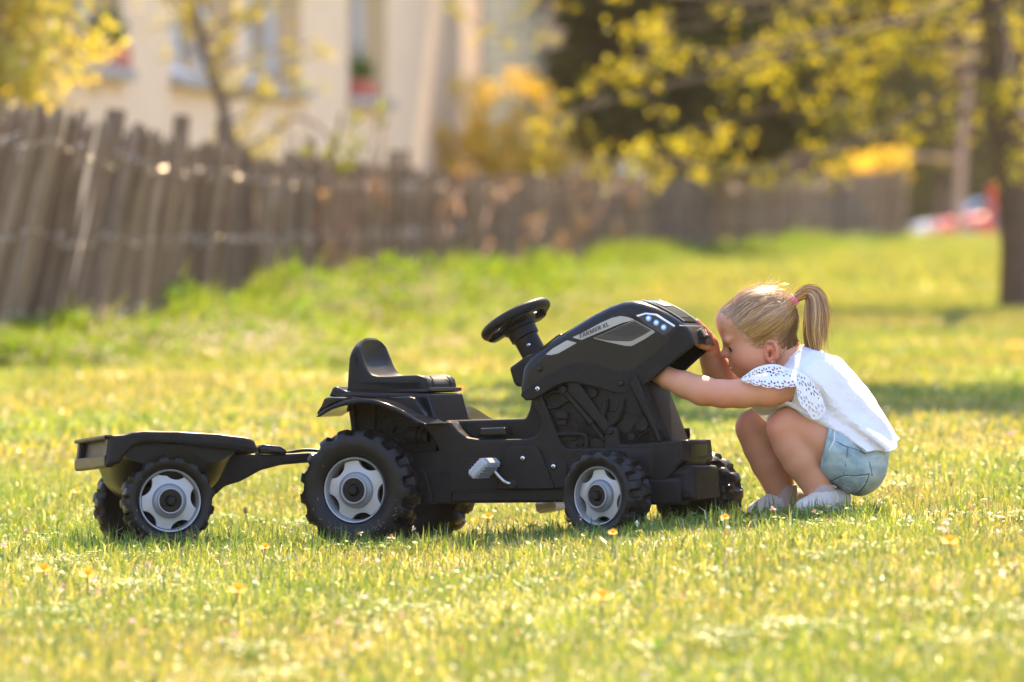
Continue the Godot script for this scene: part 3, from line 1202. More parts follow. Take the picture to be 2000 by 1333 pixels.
	put("stems", g.mesh(60), mat(lin(0.24, 0.13, 0.095), 0.9), cr)
	crown(cr, [cluster(7, 0.06, 0.05, 0.02, [Color(0.22, 0.14, 0.10), Color(0.40, 0.28, 0.22)], 92)], spots, 0.5, 1.0, M.leaf)
	# --- hedge and far wood closing the view
	rng.seed = 93
	var hd := thing("hedge", "dark clipped hedge far behind the parked cars", "hedge", Transform3D(Basis(), ground_at(1890, 168.0)))
	g = Geo.new()
	for i in 14:
		limb(g, Vector3(-3.4 + i * 0.5, -0.2, 0), Vector3(-3.4 + i * 0.5 + rng.randf_range(-0.3, 0.3), 1.9, 0), 0.04, 0.02, 0.05, 5)
	put("stems", g.mesh(60), M.bark, hd)
	spots = []
	for i in 1300:
		spots.append(Vector3(rng.randf_range(-3.8, 3.6), rng.randf_range(0.0, 2.6), rng.randf_range(-0.4, 0.4)))
	crown(hd, dark, spots, 0.8, 1.5, M.leaf)
	rng.seed = 94
	var fw := thing("far_wood", "dark wood closing the view far beyond the lawn", "wood", Transform3D(Basis(), Vector3(0, -0.9, -188)))
	fw.set_meta("kind", "stuff")
	spots = []
	for i in 5200:
		spots.append(Vector3(rng.randf_range(-6, 24), 9.0 * pow(rng.randf(), 0.9), rng.randf_range(-3, 3)))
	# the wood goes on round the park on both sides and behind the camera
	for i in 5200:
		var a := TAU * rng.randf()
		if absf(wrapf(a - PI * 1.5, -PI, PI)) < 0.12:
			continue
		var r := rng.randf_range(178.0, 192.0)
		if a > PI * 1.5 + 0.32 and i % 2:
			r = rng.randf_range(52.0, 60.0)
		spots.append(Vector3(cos(a) * r, 18.0 * pow(rng.randf(), 0.85), 188.0 + sin(a) * r))
	crown(fw, [cluster(26, 1.1, 1.0, 0.4, [Color(0.035, 0.037, 0.012), Color(0.09, 0.08, 0.02)], 95)], spots, 0.7, 1.6, M.leaf)

# ================================================================ parked cars and the far person
func car(called: String, label: String, base: Vector3, turn: float, paint: Material, group: String) -> void:
	var root := thing(called, label, "car", Transform3D(Basis(Vector3.UP, turn), base), group)
	var g := Geo.new()
	var body := [Vector2(-2.0, 0.28), Vector2(-2.05, 0.55), Vector2(-1.95, 0.72), Vector2(-1.1, 0.86), Vector2(-0.95, 0.87), Vector2(1.75, 0.9), Vector2(2.0, 0.85), Vector2(2.05, 0.5), Vector2(1.98, 0.28)]
	plate(g, fillet(body, 0.12), -0.82, 0.82, 0.12)
	put("body", g.mesh(), paint, root)
	g = Geo.new()
	plate(g, fillet([Vector2(-1.02, 0.84), Vector2(-0.25, 1.36), Vector2(0.9, 1.38), Vector2(1.75, 0.88)], 0.15), -0.7, 0.7, 0.14)
	put("cabin", g.mesh(), paint, root)
	var gl := mat(lin(0.02, 0.03, 0.035), 0.08)
	for s in [-1.0, 1.0]:
		for q in [[Vector2(-0.8, 0.92), Vector2(-0.22, 1.28), Vector2(0.22, 1.29), Vector2(0.22, 0.92)], [Vector2(0.3, 0.92), Vector2(0.3, 1.29), Vector2(0.85, 1.28), Vector2(1.4, 0.93)]]:
			g = Geo.new()
			plate(g, fillet(q, 0.04), s * 0.70 - 0.01, s * 0.70 + 0.01, 0.004)
			put("side_window", g.mesh(), gl, root)
	g = Geo.new()
	g.quad(Vector3(-1.03, 0.88, -0.55), Vector3(-1.03, 0.88, 0.55), Vector3(-0.36, 1.33, 0.5), Vector3(-0.36, 1.33, -0.5))
	var ws := put("windscreen", g.mesh(), gl, root)
	ws.position = Vector3(-0.02, 0.02, 0)
	for x in [-1.28, 1.3]:
		for s in [-1.0, 1.0]:
			g = Geo.new()
			g.lathe([Vector2(0.0, 0.1), Vector2(0.24, 0.1), Vector2(0.29, 0.09), Vector2(0.31, 0.05), Vector2(0.31, -0.08), Vector2(0.0, -0.09)], 20, Transform3D(Basis(), Vector3(x, 0.31, s * 0.76)))
			var w := put("wheel", g.mesh(), mat(lin(0.02, 0.02, 0.02), 0.8), root)
			g = Geo.new()
			g.lathe([Vector2(0.0, s * 0.115), Vector2(0.2, s * 0.105), Vector2(0.22, s * 0.1)], 16, Transform3D(Basis(), Vector3(x, 0.31, s * 0.76)))
			put("rim", g.mesh(), mat(lin(0.4, 0.4, 0.42), 0.3, 0.6), w)
	for s in [-1.0, 1.0]:
		g = Geo.new()
		g.bbox(Vector3(-2.03, 0.62, s * 0.58), Vector3(0.1, 0.13, 0.32), 0.03)
		put("headlight", g.mesh(), mat(lin(0.6, 0.62, 0.65), 0.15), root)

func cars_and_person() -> void:
	car("parked_car", "silver parked car with dark windscreen beyond the fence end", ground_at(1905, 150.0) + Vector3(0.5, 0, 0), 0.35, mat(lin(0.55, 0.55, 0.6), 0.3, 0.2), "cars parked beyond the lawn")
	car("parked_car", "small red parked car seen right of the slim tree trunk", ground_at(1948, 143.0) + Vector3(0.4, 0, 0), 0.15, mat(lin(0.55, 0.04, 0.06), 0.3), "cars parked beyond the lawn")
	# --- a person in red standing by the cars
	var pb := ground_at(1955, 131.0)
	var root := thing("person", "distant person in a red top and grey trousers standing by the cars", "person", Transform3D(Basis(), pb))
	var F := Field.new(Vector3(-0.45, -0.05, -0.35), Vector3(0.45, 1.75, 0.35), 0.028)
	for s in [-1.0, 1.0]:
		F.chain([Vector3(0.09 * s, 0.88, 0), Vector3(0.1 * s, 0.48, 0.03), Vector3(0.1 * s, 0.07, 0)], [0.09, 0.065, 0.045], 0.04)
		F.chain([Vector3(0.1 * s, 0.05, 0), Vector3(0.12 * s, 0.04, 0.15)], [0.045, 0.04], 0.03)
		F.chain([Vector3(0.17 * s, 1.36, 0), Vector3(0.25 * s, 1.08, 0.02), Vector3(0.2 * s, 0.88, 0.12)], [0.055, 0.045, 0.035], 0.04)
	F.chain([Vector3(0, 0.92, 0), Vector3(0, 1.15, 0), Vector3(0, 1.35, 0)], [0.13, 0.12, 0.14], 0.06)
	F.chain([Vector3(0, 1.4, 0), Vector3(0, 1.52, 0.02)], [0.055, 0.05], 0.04)
	F.ell(Vector3(0, 1.58, 0.02), Basis(), Vector3(0.075, 0.105, 0.09), 0.02)
	var s2 := Soup.new()
	F.net(s2, func(p: Vector3) -> Color:
		if p.y > 1.62:
			return Color(0.08, 0.05, 0.04)
		if p.y > 1.45 or (p.y < 0.95 and absf(p.x) > 0.19 and p.y > 0.6):
			return Color(0.5, 0.28, 0.2)
		if p.y > 0.88:
			return Color(0.55, 0.03, 0.03)
		return Color(0.10, 0.10, 0.11))
	put("body", s2.mesh(), vmat(0.8), root)

# ================================================================ ride-on toy tractor
var TF := Transform3D(Basis(Vector3.UP, deg_to_rad(-22.0)) * Basis(Vector3.RIGHT, deg_to_rad(-1.5)), Vector3(0, 0, 0))
var RF := Transform3D(Basis(Vector3.UP, deg_to_rad(15.5)) * Basis(Vector3.RIGHT, deg_to_rad(-4.2)), Vector3(-0.68, 0, -0.02))
var wheel_cache := {}

func toy_materials() -> void:
	var grain := noise_normal(0.35, 1.2, 256, 9)
	M.black = mat(lin(0.0195, 0.0182, 0.0172), 0.40)
	M.matte = mat(lin(0.0205, 0.0193, 0.0184), 0.5)
	M.gloss = mat(lin(0.004, 0.005, 0.0075), 0.12)
	M.gloss.metallic_specular = 0.34
	M.hood = mat(lin(0.0100, 0.0095, 0.0090), 0.24)
	M.tyre = mat(lin(0.0140, 0.0133, 0.0128), 0.38)
	for k in ["black", "matte", "tyre"]:
		M[k].normal_enabled = true
		M[k].normal_texture = grain
		M[k].normal_scale = 0.12
		M[k].uv1_triplanar = true
		M[k].uv1_scale = Vector3(9, 9, 9)
	M.seat = mat(lin(0.0175, 0.0172, 0.0172), 0.45)
	for k in ["black", "matte", "tyre", "seat", "hood"]:
		M[k].metallic_specular = 0.21
	M.tyre.metallic_specular = 0.30
	M.hood.metallic_specular = 0.34
	# dust and handling marks: a little paler and duller in cloudy patches
	var dust := noise_tex(0.012, [lin(0.80, 0.80, 0.80), lin(0.72, 0.72, 0.72), lin(0.86, 0.84, 0.80), lin(1.0, 0.97, 0.90)], 512, 15, 6)
	var worn := noise_tex(0.02, [Color(0.75, 0.75, 0.75), Color(0.95, 0.95, 0.95), Color(1, 1, 1)], 512, 16, 6)
	for k in ["black", "matte", "tyre", "hood"]:
		M[k].albedo_texture = dust
		M[k].roughness_texture = worn
		M[k].roughness *= 1.02
		M[k].uv1_triplanar = true
		M[k].uv1_scale = Vector3(5, 5, 5)
	M.silver = mat(lin(0.28, 0.285, 0.29), 0.34, 0.35)
	M.grey = mat(lin(0.17, 0.18, 0.195), 0.4, 0.2)
	M.chrome = mat(lin(0.6, 0.6, 0.6), 0.16, 1.0)
	M.pit = mat(lin(0.006, 0.006, 0.006), 0.8)
	M.pedal = mat(lin(0.26, 0.27, 0.29), 0.5)

func wheel_meshes(R: float, hw: float, rr: float, lugs: int) -> Array:
	# tyre with scooped lugs; axis z, the outer face at +z
	var prof := [[rr * 0.99, 0.60], [rr * 1.06, 0.86], [lerpf(rr, R, 0.36), 1.0], [lerpf(rr, R, 0.60), 1.02], [lerpf(rr, R, 0.80), 0.93], [lerpf(rr, R, 0.925), 0.78], [R * 0.988, 0.62], [R * 0.998, 0.42], [R, 0.16], [R * 0.975, 0.04], [R * 0.975, -0.04], [R, -0.16], [R * 0.998, -0.42], [R * 0.988, -0.62], [lerpf(rr, R, 0.925), -0.78], [lerpf(rr, R, 0.80), -0.93], [lerpf(rr, R, 0.5), -1.0], [rr * 0.99, -0.8]]
	var bite := [0.0, 0.0, 0.0, 0.0, 0.25, 1.0, 1.15, 1.1, 0.6, 0.0, 0.0, 0.6, 1.1, 1.15, 1.0, 0.25, 0.0, 0.0]
	var g := Geo.new()
	var seg := lugs * 10
	var rings := []
	for k in seg:
		var a := TAU * k / seg
		var ring := []
		for i in prof.size():
			var ph := 0.0 if prof[i][1] > 0.0 else PI
			var sk: float = prof[i][1] * 0.9
			var c := cos(a * lugs + ph + sk)
			var nt := smoothstep(-0.15, 0.45, c)
			var r: float = prof[i][0] - bite[i] * nt * R * 0.115
			var z: float = prof[i][1] * hw * (1.0 - 0.16 * nt * bite[i])
			ring.append(Vector3(cos(a) * r, sin(a) * r, z))
		rings.append(ring)
	for k in seg:
		g.strip(rings[(k + 1) % seg], rings[k], false)
	var tyre := g.mesh(48)
	# rim: lip, bowl, five-holed disc
	g = Geo.new()
	var zl := hw * 0.74
	g.lathe([Vector2(rr * 1.02, hw * 0.5), Vector2(rr * 1.01, zl), Vector2(rr * 0.985, zl + 0.003), Vector2(rr * 0.955, zl + 0.002), Vector2(rr * 0.93, zl - 0.004), Vector2(rr * 0.90, zl - hw * 0.3), Vector2(rr * 0.89, -hw * 0.1)], 60)
	var zd := zl - hw * 0.22
	var n := 120
	var inner := []
	var mid := []
	var outer := []
	var back := []
	for k in n:
		var a := TAU * k / n
		var q := fposmod(a - PI / 2, TAU / 5) - TAU / 10
		var hwid := 0.34
		var dip := 0.0
		if absf(q) < hwid:
			dip = 0.195 * rr * sqrt(1.0 - pow(q / hwid, 2.0))
		var ro := rr * 0.895 - dip
		inner.append(Vector3(cos(a) * rr * 0.40, sin(a) * rr * 0.40, zd + 0.004))
		mid.append(Vector3(cos(a) * rr * 0.56, sin(a) * rr * 0.56, zd + 0.001))
		outer.append(Vector3(cos(a) * ro, sin(a) * ro, zd))
		back.append(Vector3(cos(a) * ro, sin(a) * ro, zd - 0.010))
	g.strip(mid, inner)
	g.strip(outer, mid)
	g.strip(back, outer)
	var rim := g.mesh(30)
	g = Geo.new()
	g.disc(rr * 0.97, -hw * 0.3, 40)
	var pit := g.mesh()
	g = Geo.new()
	g.lathe([Vector2(rr * 0.555, zd + 0.0005), Vector2(rr * 0.55, zd + 0.005), Vector2(rr * 0.47, zd + 0.009), Vector2(rr * 0.43, zd + 0.010)], 48)
	var ring_m := g.mesh(50)
	g = Geo.new()
	g.lathe([Vector2(rr * 0.43, zd + 0.008), Vector2(rr * 0.425, zd + 0.014), Vector2(rr * 0.40, zd + 0.016), Vector2(rr * 0.375, zd + 0.016), Vector2(rr * 0.36, zd + 0.011)], 48)
	var lip := g.mesh(40)
	g = Geo.new()
	g.lathe([Vector2(rr * 0.365, zd + 0.004), Vector2(rr * 0.362, zd + 0.0125), Vector2(rr * 0.345, zd + 0.0135), Vector2(rr * 0.19, zd + 0.0135), Vector2(rr * 0.175, zd + 0.0115), Vector2(rr * 0.155, zd + 0.0125), Vector2(rr * 0.15, zd + 0.019), Vector2(rr * 0.12, zd + 0.022), Vector2(0.0001, zd + 0.0225)], 40)
	var hub := g.mesh(40)
	return [tyre, rim, pit, ring_m, lip, hub]

func wheel(parent: Node3D, called: String, place: Transform3D, R: float, hw: float, rr: float, lugs: int) -> void:
	var key := "%f %f" % [R, hw]
	if not wheel_cache.has(key):
		wheel_cache[key] = wheel_meshes(R, hw, rr, lugs)
	var k = wheel_cache[key]
	var w := put(called, k[0], M.tyre, parent)
	w.transform = place
	put("rim", k[1], M.silver, w)
	put("rim_back", k[2], M.pit, w)
	put("hub_ring", k[3], M.grey, w)
	put("hub_lip", k[4], M.silver, w)
	put("hub_cap", k[5], M.black, w)
	if place.basis.z.z > 0.0:
		clippings(w, R, hw, rr)

func clippings(w: MeshInstance3D, R: float, hw: float, rr: float) -> void:
	rng.seed = 433
	var s := Soup.new()
	for i in 90:
		var a := -PI / 2 + rng.randfn(0, 0.75)
		var r := lerpf(rr * 1.15, R * 0.97, rng.randf())
		var inv := w.transform.basis.inverse()
		var dirw := inv * Vector3(cos(a), sin(a), 0)
		var p := dirw * r + Vector3(0, 0, hw * (1.03 if r < R * 0.85 else 0.90))
		var dir := Vector3(rng.randf_range(-1, 1), rng.randf_range(-1, 1), 0.1).normalized() * rng.randf_range(0.003, 0.010)
		s.leaf(p, dir, dir.cross(Vector3(0, 0, 1)).normalized() * 0.0007, Color(0.16, 0.19, 0.04).lerp(Color(0.38, 0.32, 0.16), rng.randf()))
	put("grass_clippings", s.mesh(), M.grass, w).set_meta("kind", "stuff")

func screw(parent: Node, p: Vector3, r: float, m: Material, nrm := Vector3(0, 0, 1)) -> void:
	var g := Geo.new()
	g.lathe([Vector2(r, -0.003), Vector2(r, 0.0005), Vector2(r * 0.8, 0.002), Vector2(r * 0.45, 0.0027), Vector2(0.0001, 0.0028)], 16)
	var o := put("screw", g.mesh(50), m, parent)
	o.position = p
	o.basis = Basis(Quaternion(Vector3(0, 0, 1), nrm))
	if m == M.chrome:
		g = Geo.new()
		g.box(Vector3(0, 0, 0.0028), Vector3(r * 1.1, r * 0.28, 0.0008), Basis(Vector3(0, 0, 1), 0.5))
		g.box(Vector3(0, 0, 0.0029), Vector3(r * 0.28, r * 1.1, 0.0008), Basis(Vector3(0, 0, 1), 0.5))
		put("slot", g.mesh(), M.pit, o)

func slab(parent: Node, called: String, m: Material, f: Transform3D, list: Array, z0: float, z1: float, e := 0.004, r := 0.006, seg := 3) -> MeshInstance3D:
	var g := Geo.new()
	plate(g, fillet(px2(f, list, z1), r, seg), z0, z1, e)
	return put(called, g.mesh(42), m, parent)

# a hollow two-sided cover: list of px x, px y, edge radius, open flag (the edge that starts here has no face)
func hw_hood(x: float) -> float:
	return lerpf(0.106, 0.058, clampf((x - 1015.0) / 341.0, -0.1, 1.05))

func cover(g: Geo, f: Transform3D, list: Array, lift: float) -> void:
	var xa := on(f, 1015, 700, 0.106).x
	var xb := on(f, 1356, 700, 0.058).x
	var pts := []
	var ws := []
	var es := []
	var open := []
	for i in range(0, list.size(), 4):
		var w := hw_hood(list[i]) + lift
		var q := on(f, list[i], list[i + 1], w)
		pts.append(Vector2(q.x, q.y))
		ws.append(w)
		es.append(list[i + 2])
		open.append(list[i + 3] > 0.5)
	var n := pts.size()
	var area := 0.0
	for i in n:
		area += pts[i].cross(pts[(i + 1) % n])
	var sgn := 1.0 if area > 0.0 else -1.0
	var nrm := []
	for i in n:
		var e0: Vector2 = (pts[i] - pts[(i + n - 1) % n]).normalized()
		var e1: Vector2 = (pts[(i + 1) % n] - pts[i]).normalized()
		var nn := Vector2(-e0.y - e1.y, e0.x + e1.x).normalized() * sgn
		nrm.append(nn / maxf(0.5, absf(nn.dot(Vector2(-e1.y, e1.x)))))
	var rings := []
	var cap2 := []
	for k in 12:
		var near := k < 6
		var kk := k if near else 11 - k
		var a := PI / 2 * (1.0 - kk / 5.0)
		var ring := []
		for i in n:
			var q: Vector2 = pts[i] + nrm[i] * es[i] * (1.0 - cos(a))
			var z: float = lerpf(0.106, 0.058, (q.x - xa) / (xb - xa)) + lift - es[i] * (1.0 - sin(a))
			ring.append(Vector3(q.x, q.y, z if near else -z))
			if k == 0:
				cap2.append(q)
		rings.append(ring)
	for k in 11:
		for i in n:
			var j := (i + 1) % n
			if k == 5 and open[i]:
				continue
			if sgn > 0:
				g.quad(rings[k][j], rings[k][i], rings[k + 1][i], rings[k + 1][j])
			else:
				g.quad(rings[k][i], rings[k][j], rings[k + 1][j], rings[k + 1][i])
	flat_cap(g, cap2, rings[0], false, pts)
	flat_cap(g, cap2, rings[11], true, pts)

# thin printed or inlaid piece on the hood's side
func inlay(parent: Node, called: String, m: Material, list: Array, lift: float, r := 0.002) -> MeshInstance3D:
	var g := Geo.new()
	var p2 := []
	for i in range(0, list.size(), 2):
		var q := on(TF, list[i], list[i + 1], hw_hood(list[i]))
		p2.append(Vector2(q.x, q.y))
	p2 = ccw(fillet(p2, r, 3))
	var a := on(TF, 1015, 700, 0.106)
	var b := on(TF, 1356, 700, 0.058)
	var top := []
	var bot := []
	for q in p2:
		var w := lerpf(0.106, 0.058, (q.x - a.x) / (b.x - a.x))
		top.append(Vector3(q.x, q.y, w + lift))
		bot.append(Vector3(q.x, q.y, w - 0.0005))
	flat_cap(g, p2, top, false)
	g.strip(bot, top)
	return put(called, g.mesh(30), m, parent)

func hood_point(x: float, y: float, lift := 0.0) -> Vector3:
	return on(TF, x, y, hw_hood(x) + lift)

func pipe(g: Geo, list: Array, z: float, r: float, sides := 8) -> void:
	g.tube(px3(TF, list, z), [r], sides)

func tractor() -> void:
	var f := TF
	var root := thing("toy_tractor", "black ride-on toy tractor with grey wheel rims and its bonnet tilted open", "toy tractor", TF)
	var z := 0.092
	# --- chassis, with notches for the engine bays
	var ch := slab(root, "chassis", M.black, f, [700, 898, 705, 930, 740, 985, 1098, 982, 1180, 972, 1270, 950, 1300, 940, 1335, 900, 1330, 860, 1284, 864, 1224, 869, 1210, 867, 1208, 849, 1205, 838, 1196, 832, 1187, 834, 1181, 845, 1179, 874, 1106, 876, 1098, 870, 1091, 856, 1059, 776, 1054, 758, 1046, 748, 1036, 782, 1037, 791, 1053, 821, 1056, 836, 1046, 853, 1028, 858, 936, 859, 911, 855, 892, 840, 878, 824, 846, 826, 827, 829, 857, 881, 800, 884, 740, 890], -z, z, 0.006, 0.004)
	slab(ch, "tunnel", M.black, f, [850, 822, 1025, 818, 1033, 800, 1042, 748, 1120, 742, 1120, 930, 850, 930], -0.045, 0.045, 0.008)
	slab(ch, "engine_panel", M.black, f, [1046, 748, 1110, 736, 1240, 742, 1262, 790, 1300, 880, 1060, 890], -0.077, 0.077, 0.002)
	slab(ch, "diagonal_bar", M.black, f, [1110, 742, 1130, 748, 1171, 806, 1184, 820, 1193, 831, 1181, 846, 1108, 765], 0.07, 0.0905, 0.003, 0.002)
	# front pillar with a broad rounded edge
	var g := Geo.new()
	plate(g, fillet(px2(f, [1226, 750, 1238, 728, 1246, 742, 1291, 862, 1284, 866, 1258, 812], 0.0905), 0.003), 0.05, 0.0905, 0.006)
	plate(g, fillet(px2(f, [1130, 745, 1240, 724, 1256, 742, 1304, 866, 1130, 880], 0.079), 0.004), -0.079, 0.0792, 0.030)
	put("front_pillar", g.mesh(50), M.black, ch)
	slab(ch, "footwell_block", M.hood, f, [933, 853, 937, 837, 985, 835, 990, 851], 0.035, 0.082, 0.005, 0.002)
	# --- raised engine details
	g = Geo.new()
	pipe(g, [1101, 762, 1128, 794, 1152, 822], 0.083, 0.0072, 10)
	pipe(g, [1150, 818, 1156, 827], 0.083, 0.0088, 10)
	pipe(g, [1154, 825, 1181, 860], 0.083, 0.0052, 8)
	g.lathe([Vector2(0.0092, -0.004), Vector2(0.0092, 0.006), Vector2(0.008, 0.0078), Vector2(0.0055, 0.0078), Vector2(0.005, 0.0062), Vector2(0.0001, 0.0062)], 20, Transform3D(Basis(), on(f, 1101, 762, 0.084)))
	put("hydraulic_piston", g.mesh(45), M.black, ch)
	g = Geo.new()
	pipe(g, [1184, 779, 1181, 800, 1176, 820], 0.081, 0.0078, 10)
	pipe(g, [1216, 779, 1213, 800, 1207, 818, 1197, 827, 1184, 830], 0.083, 0.0078, 10)
	for q in [[1182.5, 793], [1214.5, 796]]:
		pipe(g, [q[0] + 0.5, q[1] - 2, q[0] - 0.5, q[1] + 2], 0.082, 0.0084, 10)
	put("exhaust_pipe", g.mesh(50), M.black, ch)
	g = Geo.new()
	g.lathe([Vector2(0.0105, -0.004), Vector2(0.0105, 0.003), Vector2(0.009, 0.005), Vector2(0.0065, 0.005), Vector2(0.006, 0.002), Vector2(0.0001, 0.002)], 20, Transform3D(Basis(), on(f, 1159, 768, 0.082)))
	g.lathe([Vector2(0.0155, -0.004), Vector2(0.0155, 0.002), Vector2(0.014, 0.004), Vector2(0.009, 0.004), Vector2(0.0085, 0.003), Vector2(0.0001, 0.003)], 24, Transform3D(Basis(), on(f, 1254.5, 829, 0.082)))
	g.lathe([Vector2(0.0085, -0.004), Vector2(0.0085, 0.002), Vector2(0.007, 0.004), Vector2(0.0001, 0.004)], 20, Transform3D(Basis(), on(f, 1235, 854, 0.082)))
	put("pulley", g.mesh(40), M.black, ch)
	g = Geo.new()
	pipe(g, [1240, 826, 1226, 852, 1231, 862, 1240, 862, 1266, 838], 0.0815, 0.0022, 6)
	pipe(g, [1169, 800, 1200, 803, 1228, 804, 1246, 810, 1258, 822, 1283, 862], 0.0805, 0.0022, 6)
	put("belt", g.mesh(40), M.black, ch)
	g = Geo.new()
	g.bbox(on(f, 1098, 812, 0.083), Vector3(0.027, 0.017, 0.012), 0.003)
	g.bbox(on(f, 1098, 826, 0.082), Vector3(0.020, 0.012, 0.008), 0.002)
	for q in [1091, 1098, 1105]:
		pipe(g, [q, 818, q, 832], 0.0845, 0.0014, 6)
	pipe(g, [1088, 832, 1096, 835, 1112, 836, 1117, 846], 0.0815, 0.0025, 6)
	pipe(g, [1110, 816, 1122, 820, 1128, 830, 1128, 846], 0.0805, 0.0016, 6)
	put("carburettor", g.mesh(40), M.black, ch)
	g = Geo.new()
	pipe(g, [1090, 849, 1120, 848, 1136, 848, 1143, 851, 1146, 859, 1146, 873], 0.082, 0.0048, 8)
	pipe(g, [1126, 848, 1130, 848], 0.082, 0.006, 8)
	pipe(g, [1146, 860, 1146, 863], 0.082, 0.006, 8)
	pipe(g, [1092, 860, 1125, 860, 1128, 855], 0.0805, 0.0016, 6)
	for q in [1125, 1130, 1136]:
		g.bbox(on(f, q, 870, 0.083), Vector3(0.004, 0.006, 0.006), 0.001)
	pipe(g, [1067, 796, 1078, 797, 1092, 795, 1099, 788, 1110, 782], 0.082, 0.0038, 8)
	pipe(g, [1073, 793, 1076, 799], 0.082, 0.0052, 8)
	pipe(g, [1062, 774, 1072, 772, 1078, 766, 1094, 764], 0.082, 0.0045, 8)
	put("hose", g.mesh(50), M.black, ch)
	for q in [[1176, 762, 1184, 775], [1190, 764, 1198, 774], [1204, 766, 1212, 774]]:
		g = Geo.new()
		pipe(g, q, 0.081, 0.002, 6)
		put("cooling_fin", g.mesh(), M.pit, ch)
	screw(ch, on(f, 1192.6, 843, z + 0.001), 0.0072, M.black)
	# --- lower side plates
	slab(root, "lower_side_panel", M.matte, f, [820, 907, 1108, 903, 1106, 957, 1000, 958, 884, 960, 878, 984, 830, 984], 0.05, z + 0.004, 0.003, 0.003)
	slab(root, "crank_cover", M.matte, f, [966, 957, 989, 878, 995, 873, 1046, 871, 1052, 876, 1083, 956], 0.05, z + 0.009, 0.003, 0.003)
	slab(root, "axle_cover", M.matte, f, [1063, 902, 1088, 900, 1106, 938, 1106, 955, 1084, 955], 0.05, z + 0.006, 0.003, 0.004)
	slab(root, "wheel_arch", M.matte, f, [812, 912, 822, 912, 834, 926, 838, 945, 845, 985, 812, 985], 0.05, z + 0.014, 0.004, 0.004)
	g = Geo.new()
	pipe(g, [884, 961, 1000, 959.5, 1100, 957], z + 0.001, 0.0022, 6)
	put("seam", g.mesh(), M.pit, ch)
	for q in [[1021, 896, 0.0105], [1081, 912, 0.0075]]:
		screw(root, on(f, q[0], q[1], z + q[2]), 0.0055, M.chrome)
	# raised round badge and worn lettering on the panel, black on black
	g = Geo.new()
	var c0 := on(f, 869, 931, z + 0.0045)
	var ring := []
	for k in 17:
		ring.append(c0 + Vector3(cos(TAU * k / 16) * 0.011, sin(TAU * k / 16) * 0.011, 0))
	g.tube(ring, [0.0009], 5, false)
	g.tube([c0 + Vector3(0.006, 0.006, 0), c0 + Vector3(-0.004, 0.005, 0), c0 + Vector3(-0.004, 0.001, 0), c0 + Vector3(0.005, -0.001, 0), c0 + Vector3(0.004, -0.006, 0), c0 + Vector3(-0.006, -0.005, 0)], [0.0012], 5)
	put("moulded_badge", g.mesh(), M.matte, root)
	# --- nose and bumper
	g = Geo.new()
	plate(g, fillet(px2(f, [1195, 867, 1289, 869, 1320, 864, 1340, 858, 1346, 866, 1344, 905, 1338, 925, 1300, 938, 1195, 938], 0.062), 0.006), -0.062, 0.062, 0.014)
	g.bbox(on(f, 1240, 905, 0.07), Vector3(0.1, 0.068, 0.05), 0.006)
	put("nose", g.mesh(45), M.black, root)
	g = Geo.new()
	plate(g, fillet(px2(f, [1270, 913, 1346, 909, 1352, 916, 1356, 978, 1277, 986, 1262, 961], 0.088), 0.006), -0.088, 0.088, 0.022)
	put("bumper", g.mesh(50), M.matte, root)
	g = Geo.new()
	g.bbox(on(f, 1295, 960, 0.06), Vector3(0.10, 0.055, 0.07), 0.006)
	put("bumper_bracket", g.mesh(), M.matte, root)
	# --- rear body behind the big wheel
	var rb := slab(root, "rear_body", M.black, f, [677, 785, 850, 785, 852, 905, 700, 930, 690, 870], -0.085, 0.060, 0.004)
	slab(rb, "rear_rib", M.black, f, [720, 785, 734, 785, 730, 850, 716, 850], 0.055, 0.070, 0.003, 0.002)
	slab(rb, "rear_rib", M.black, f, [680, 785, 690, 785, 694, 850, 686, 850], 0.055, 0.072, 0.003, 0.002)
	g = Geo.new()
	g.tube(px3(f, [792, 851, 838, 853], 0.066), [0.013, 0.013], 14)
	g.tube(px3(f, [800, 850, 818, 851], 0.066), [0.020, 0.020], 14)
	g.tube(px3(f, [824, 852, 828, 852], 0.066), [0.016, 0.016], 14)
	g.tube(px3(f, [770, 828, 762, 842], 0.064), [0.009, 0.009], 10)
	put("gearbox", g.mesh(45), M.black, rb)
	g = Geo.new()
	g.tube(px3(f, [742, 850, 742, 822, 748, 816, 800, 815], 0.061), [0.003], 6)
	put("rear_seam", g.mesh(), M.pit, rb)
	# --- deck, fenders, dash below the seat
	slab(root, "seat_deck", M.gloss, f, [641, 775, 649, 757, 656, 755, 676, 765, 838, 769, 852, 823, 828, 827, 800, 812, 760, 790, 730, 781, 700, 779, 670, 780], -0.092, 0.092, 0.005, 0.004)
	for side in [1.0, -1.0]:
		var fd := Node3D.new()
		fd.name = "fender"
		root.add_child(fd, true)
		g = Geo.new()
		var outer := smooth_path(px2(f, [617, 815, 629, 803, 646, 793, 670, 784, 700, 779, 730, 781, 760, 790, 790, 804, 812, 818, 832, 828], 0.2), 3)
		var inner := smooth_path(px2(f, [624, 815, 646, 802, 670, 794, 700, 789, 729, 790, 757, 799, 786, 812, 806, 825, 818, 830], 0.2), 3)
		inner.reverse()
		plate(g, outer + inner, 0.085, 0.203, 0.0035)
		put("fender_arch", g.mesh(45), M.gloss, fd)
		g = Geo.new()
		plate(g, fillet(px2(f, [619, 812, 632, 779, 641, 776, 690, 778, 668, 783, 645, 792, 630, 802], 0.193), 0.003), 0.08, 0.193, 0.004)
		put("fender_tail", g.mesh(45), M.hood, fd)
		g = Geo.new()
		plate(g, fillet(px2(f, [728, 779, 800, 775, 812, 778, 826, 800, 840, 826, 812, 816, 786, 800, 758, 787], 0.12), 0.003), 0.08, 0.125, 0.004)
		put("fender_inset", g.mesh(45), M.hood, fd)
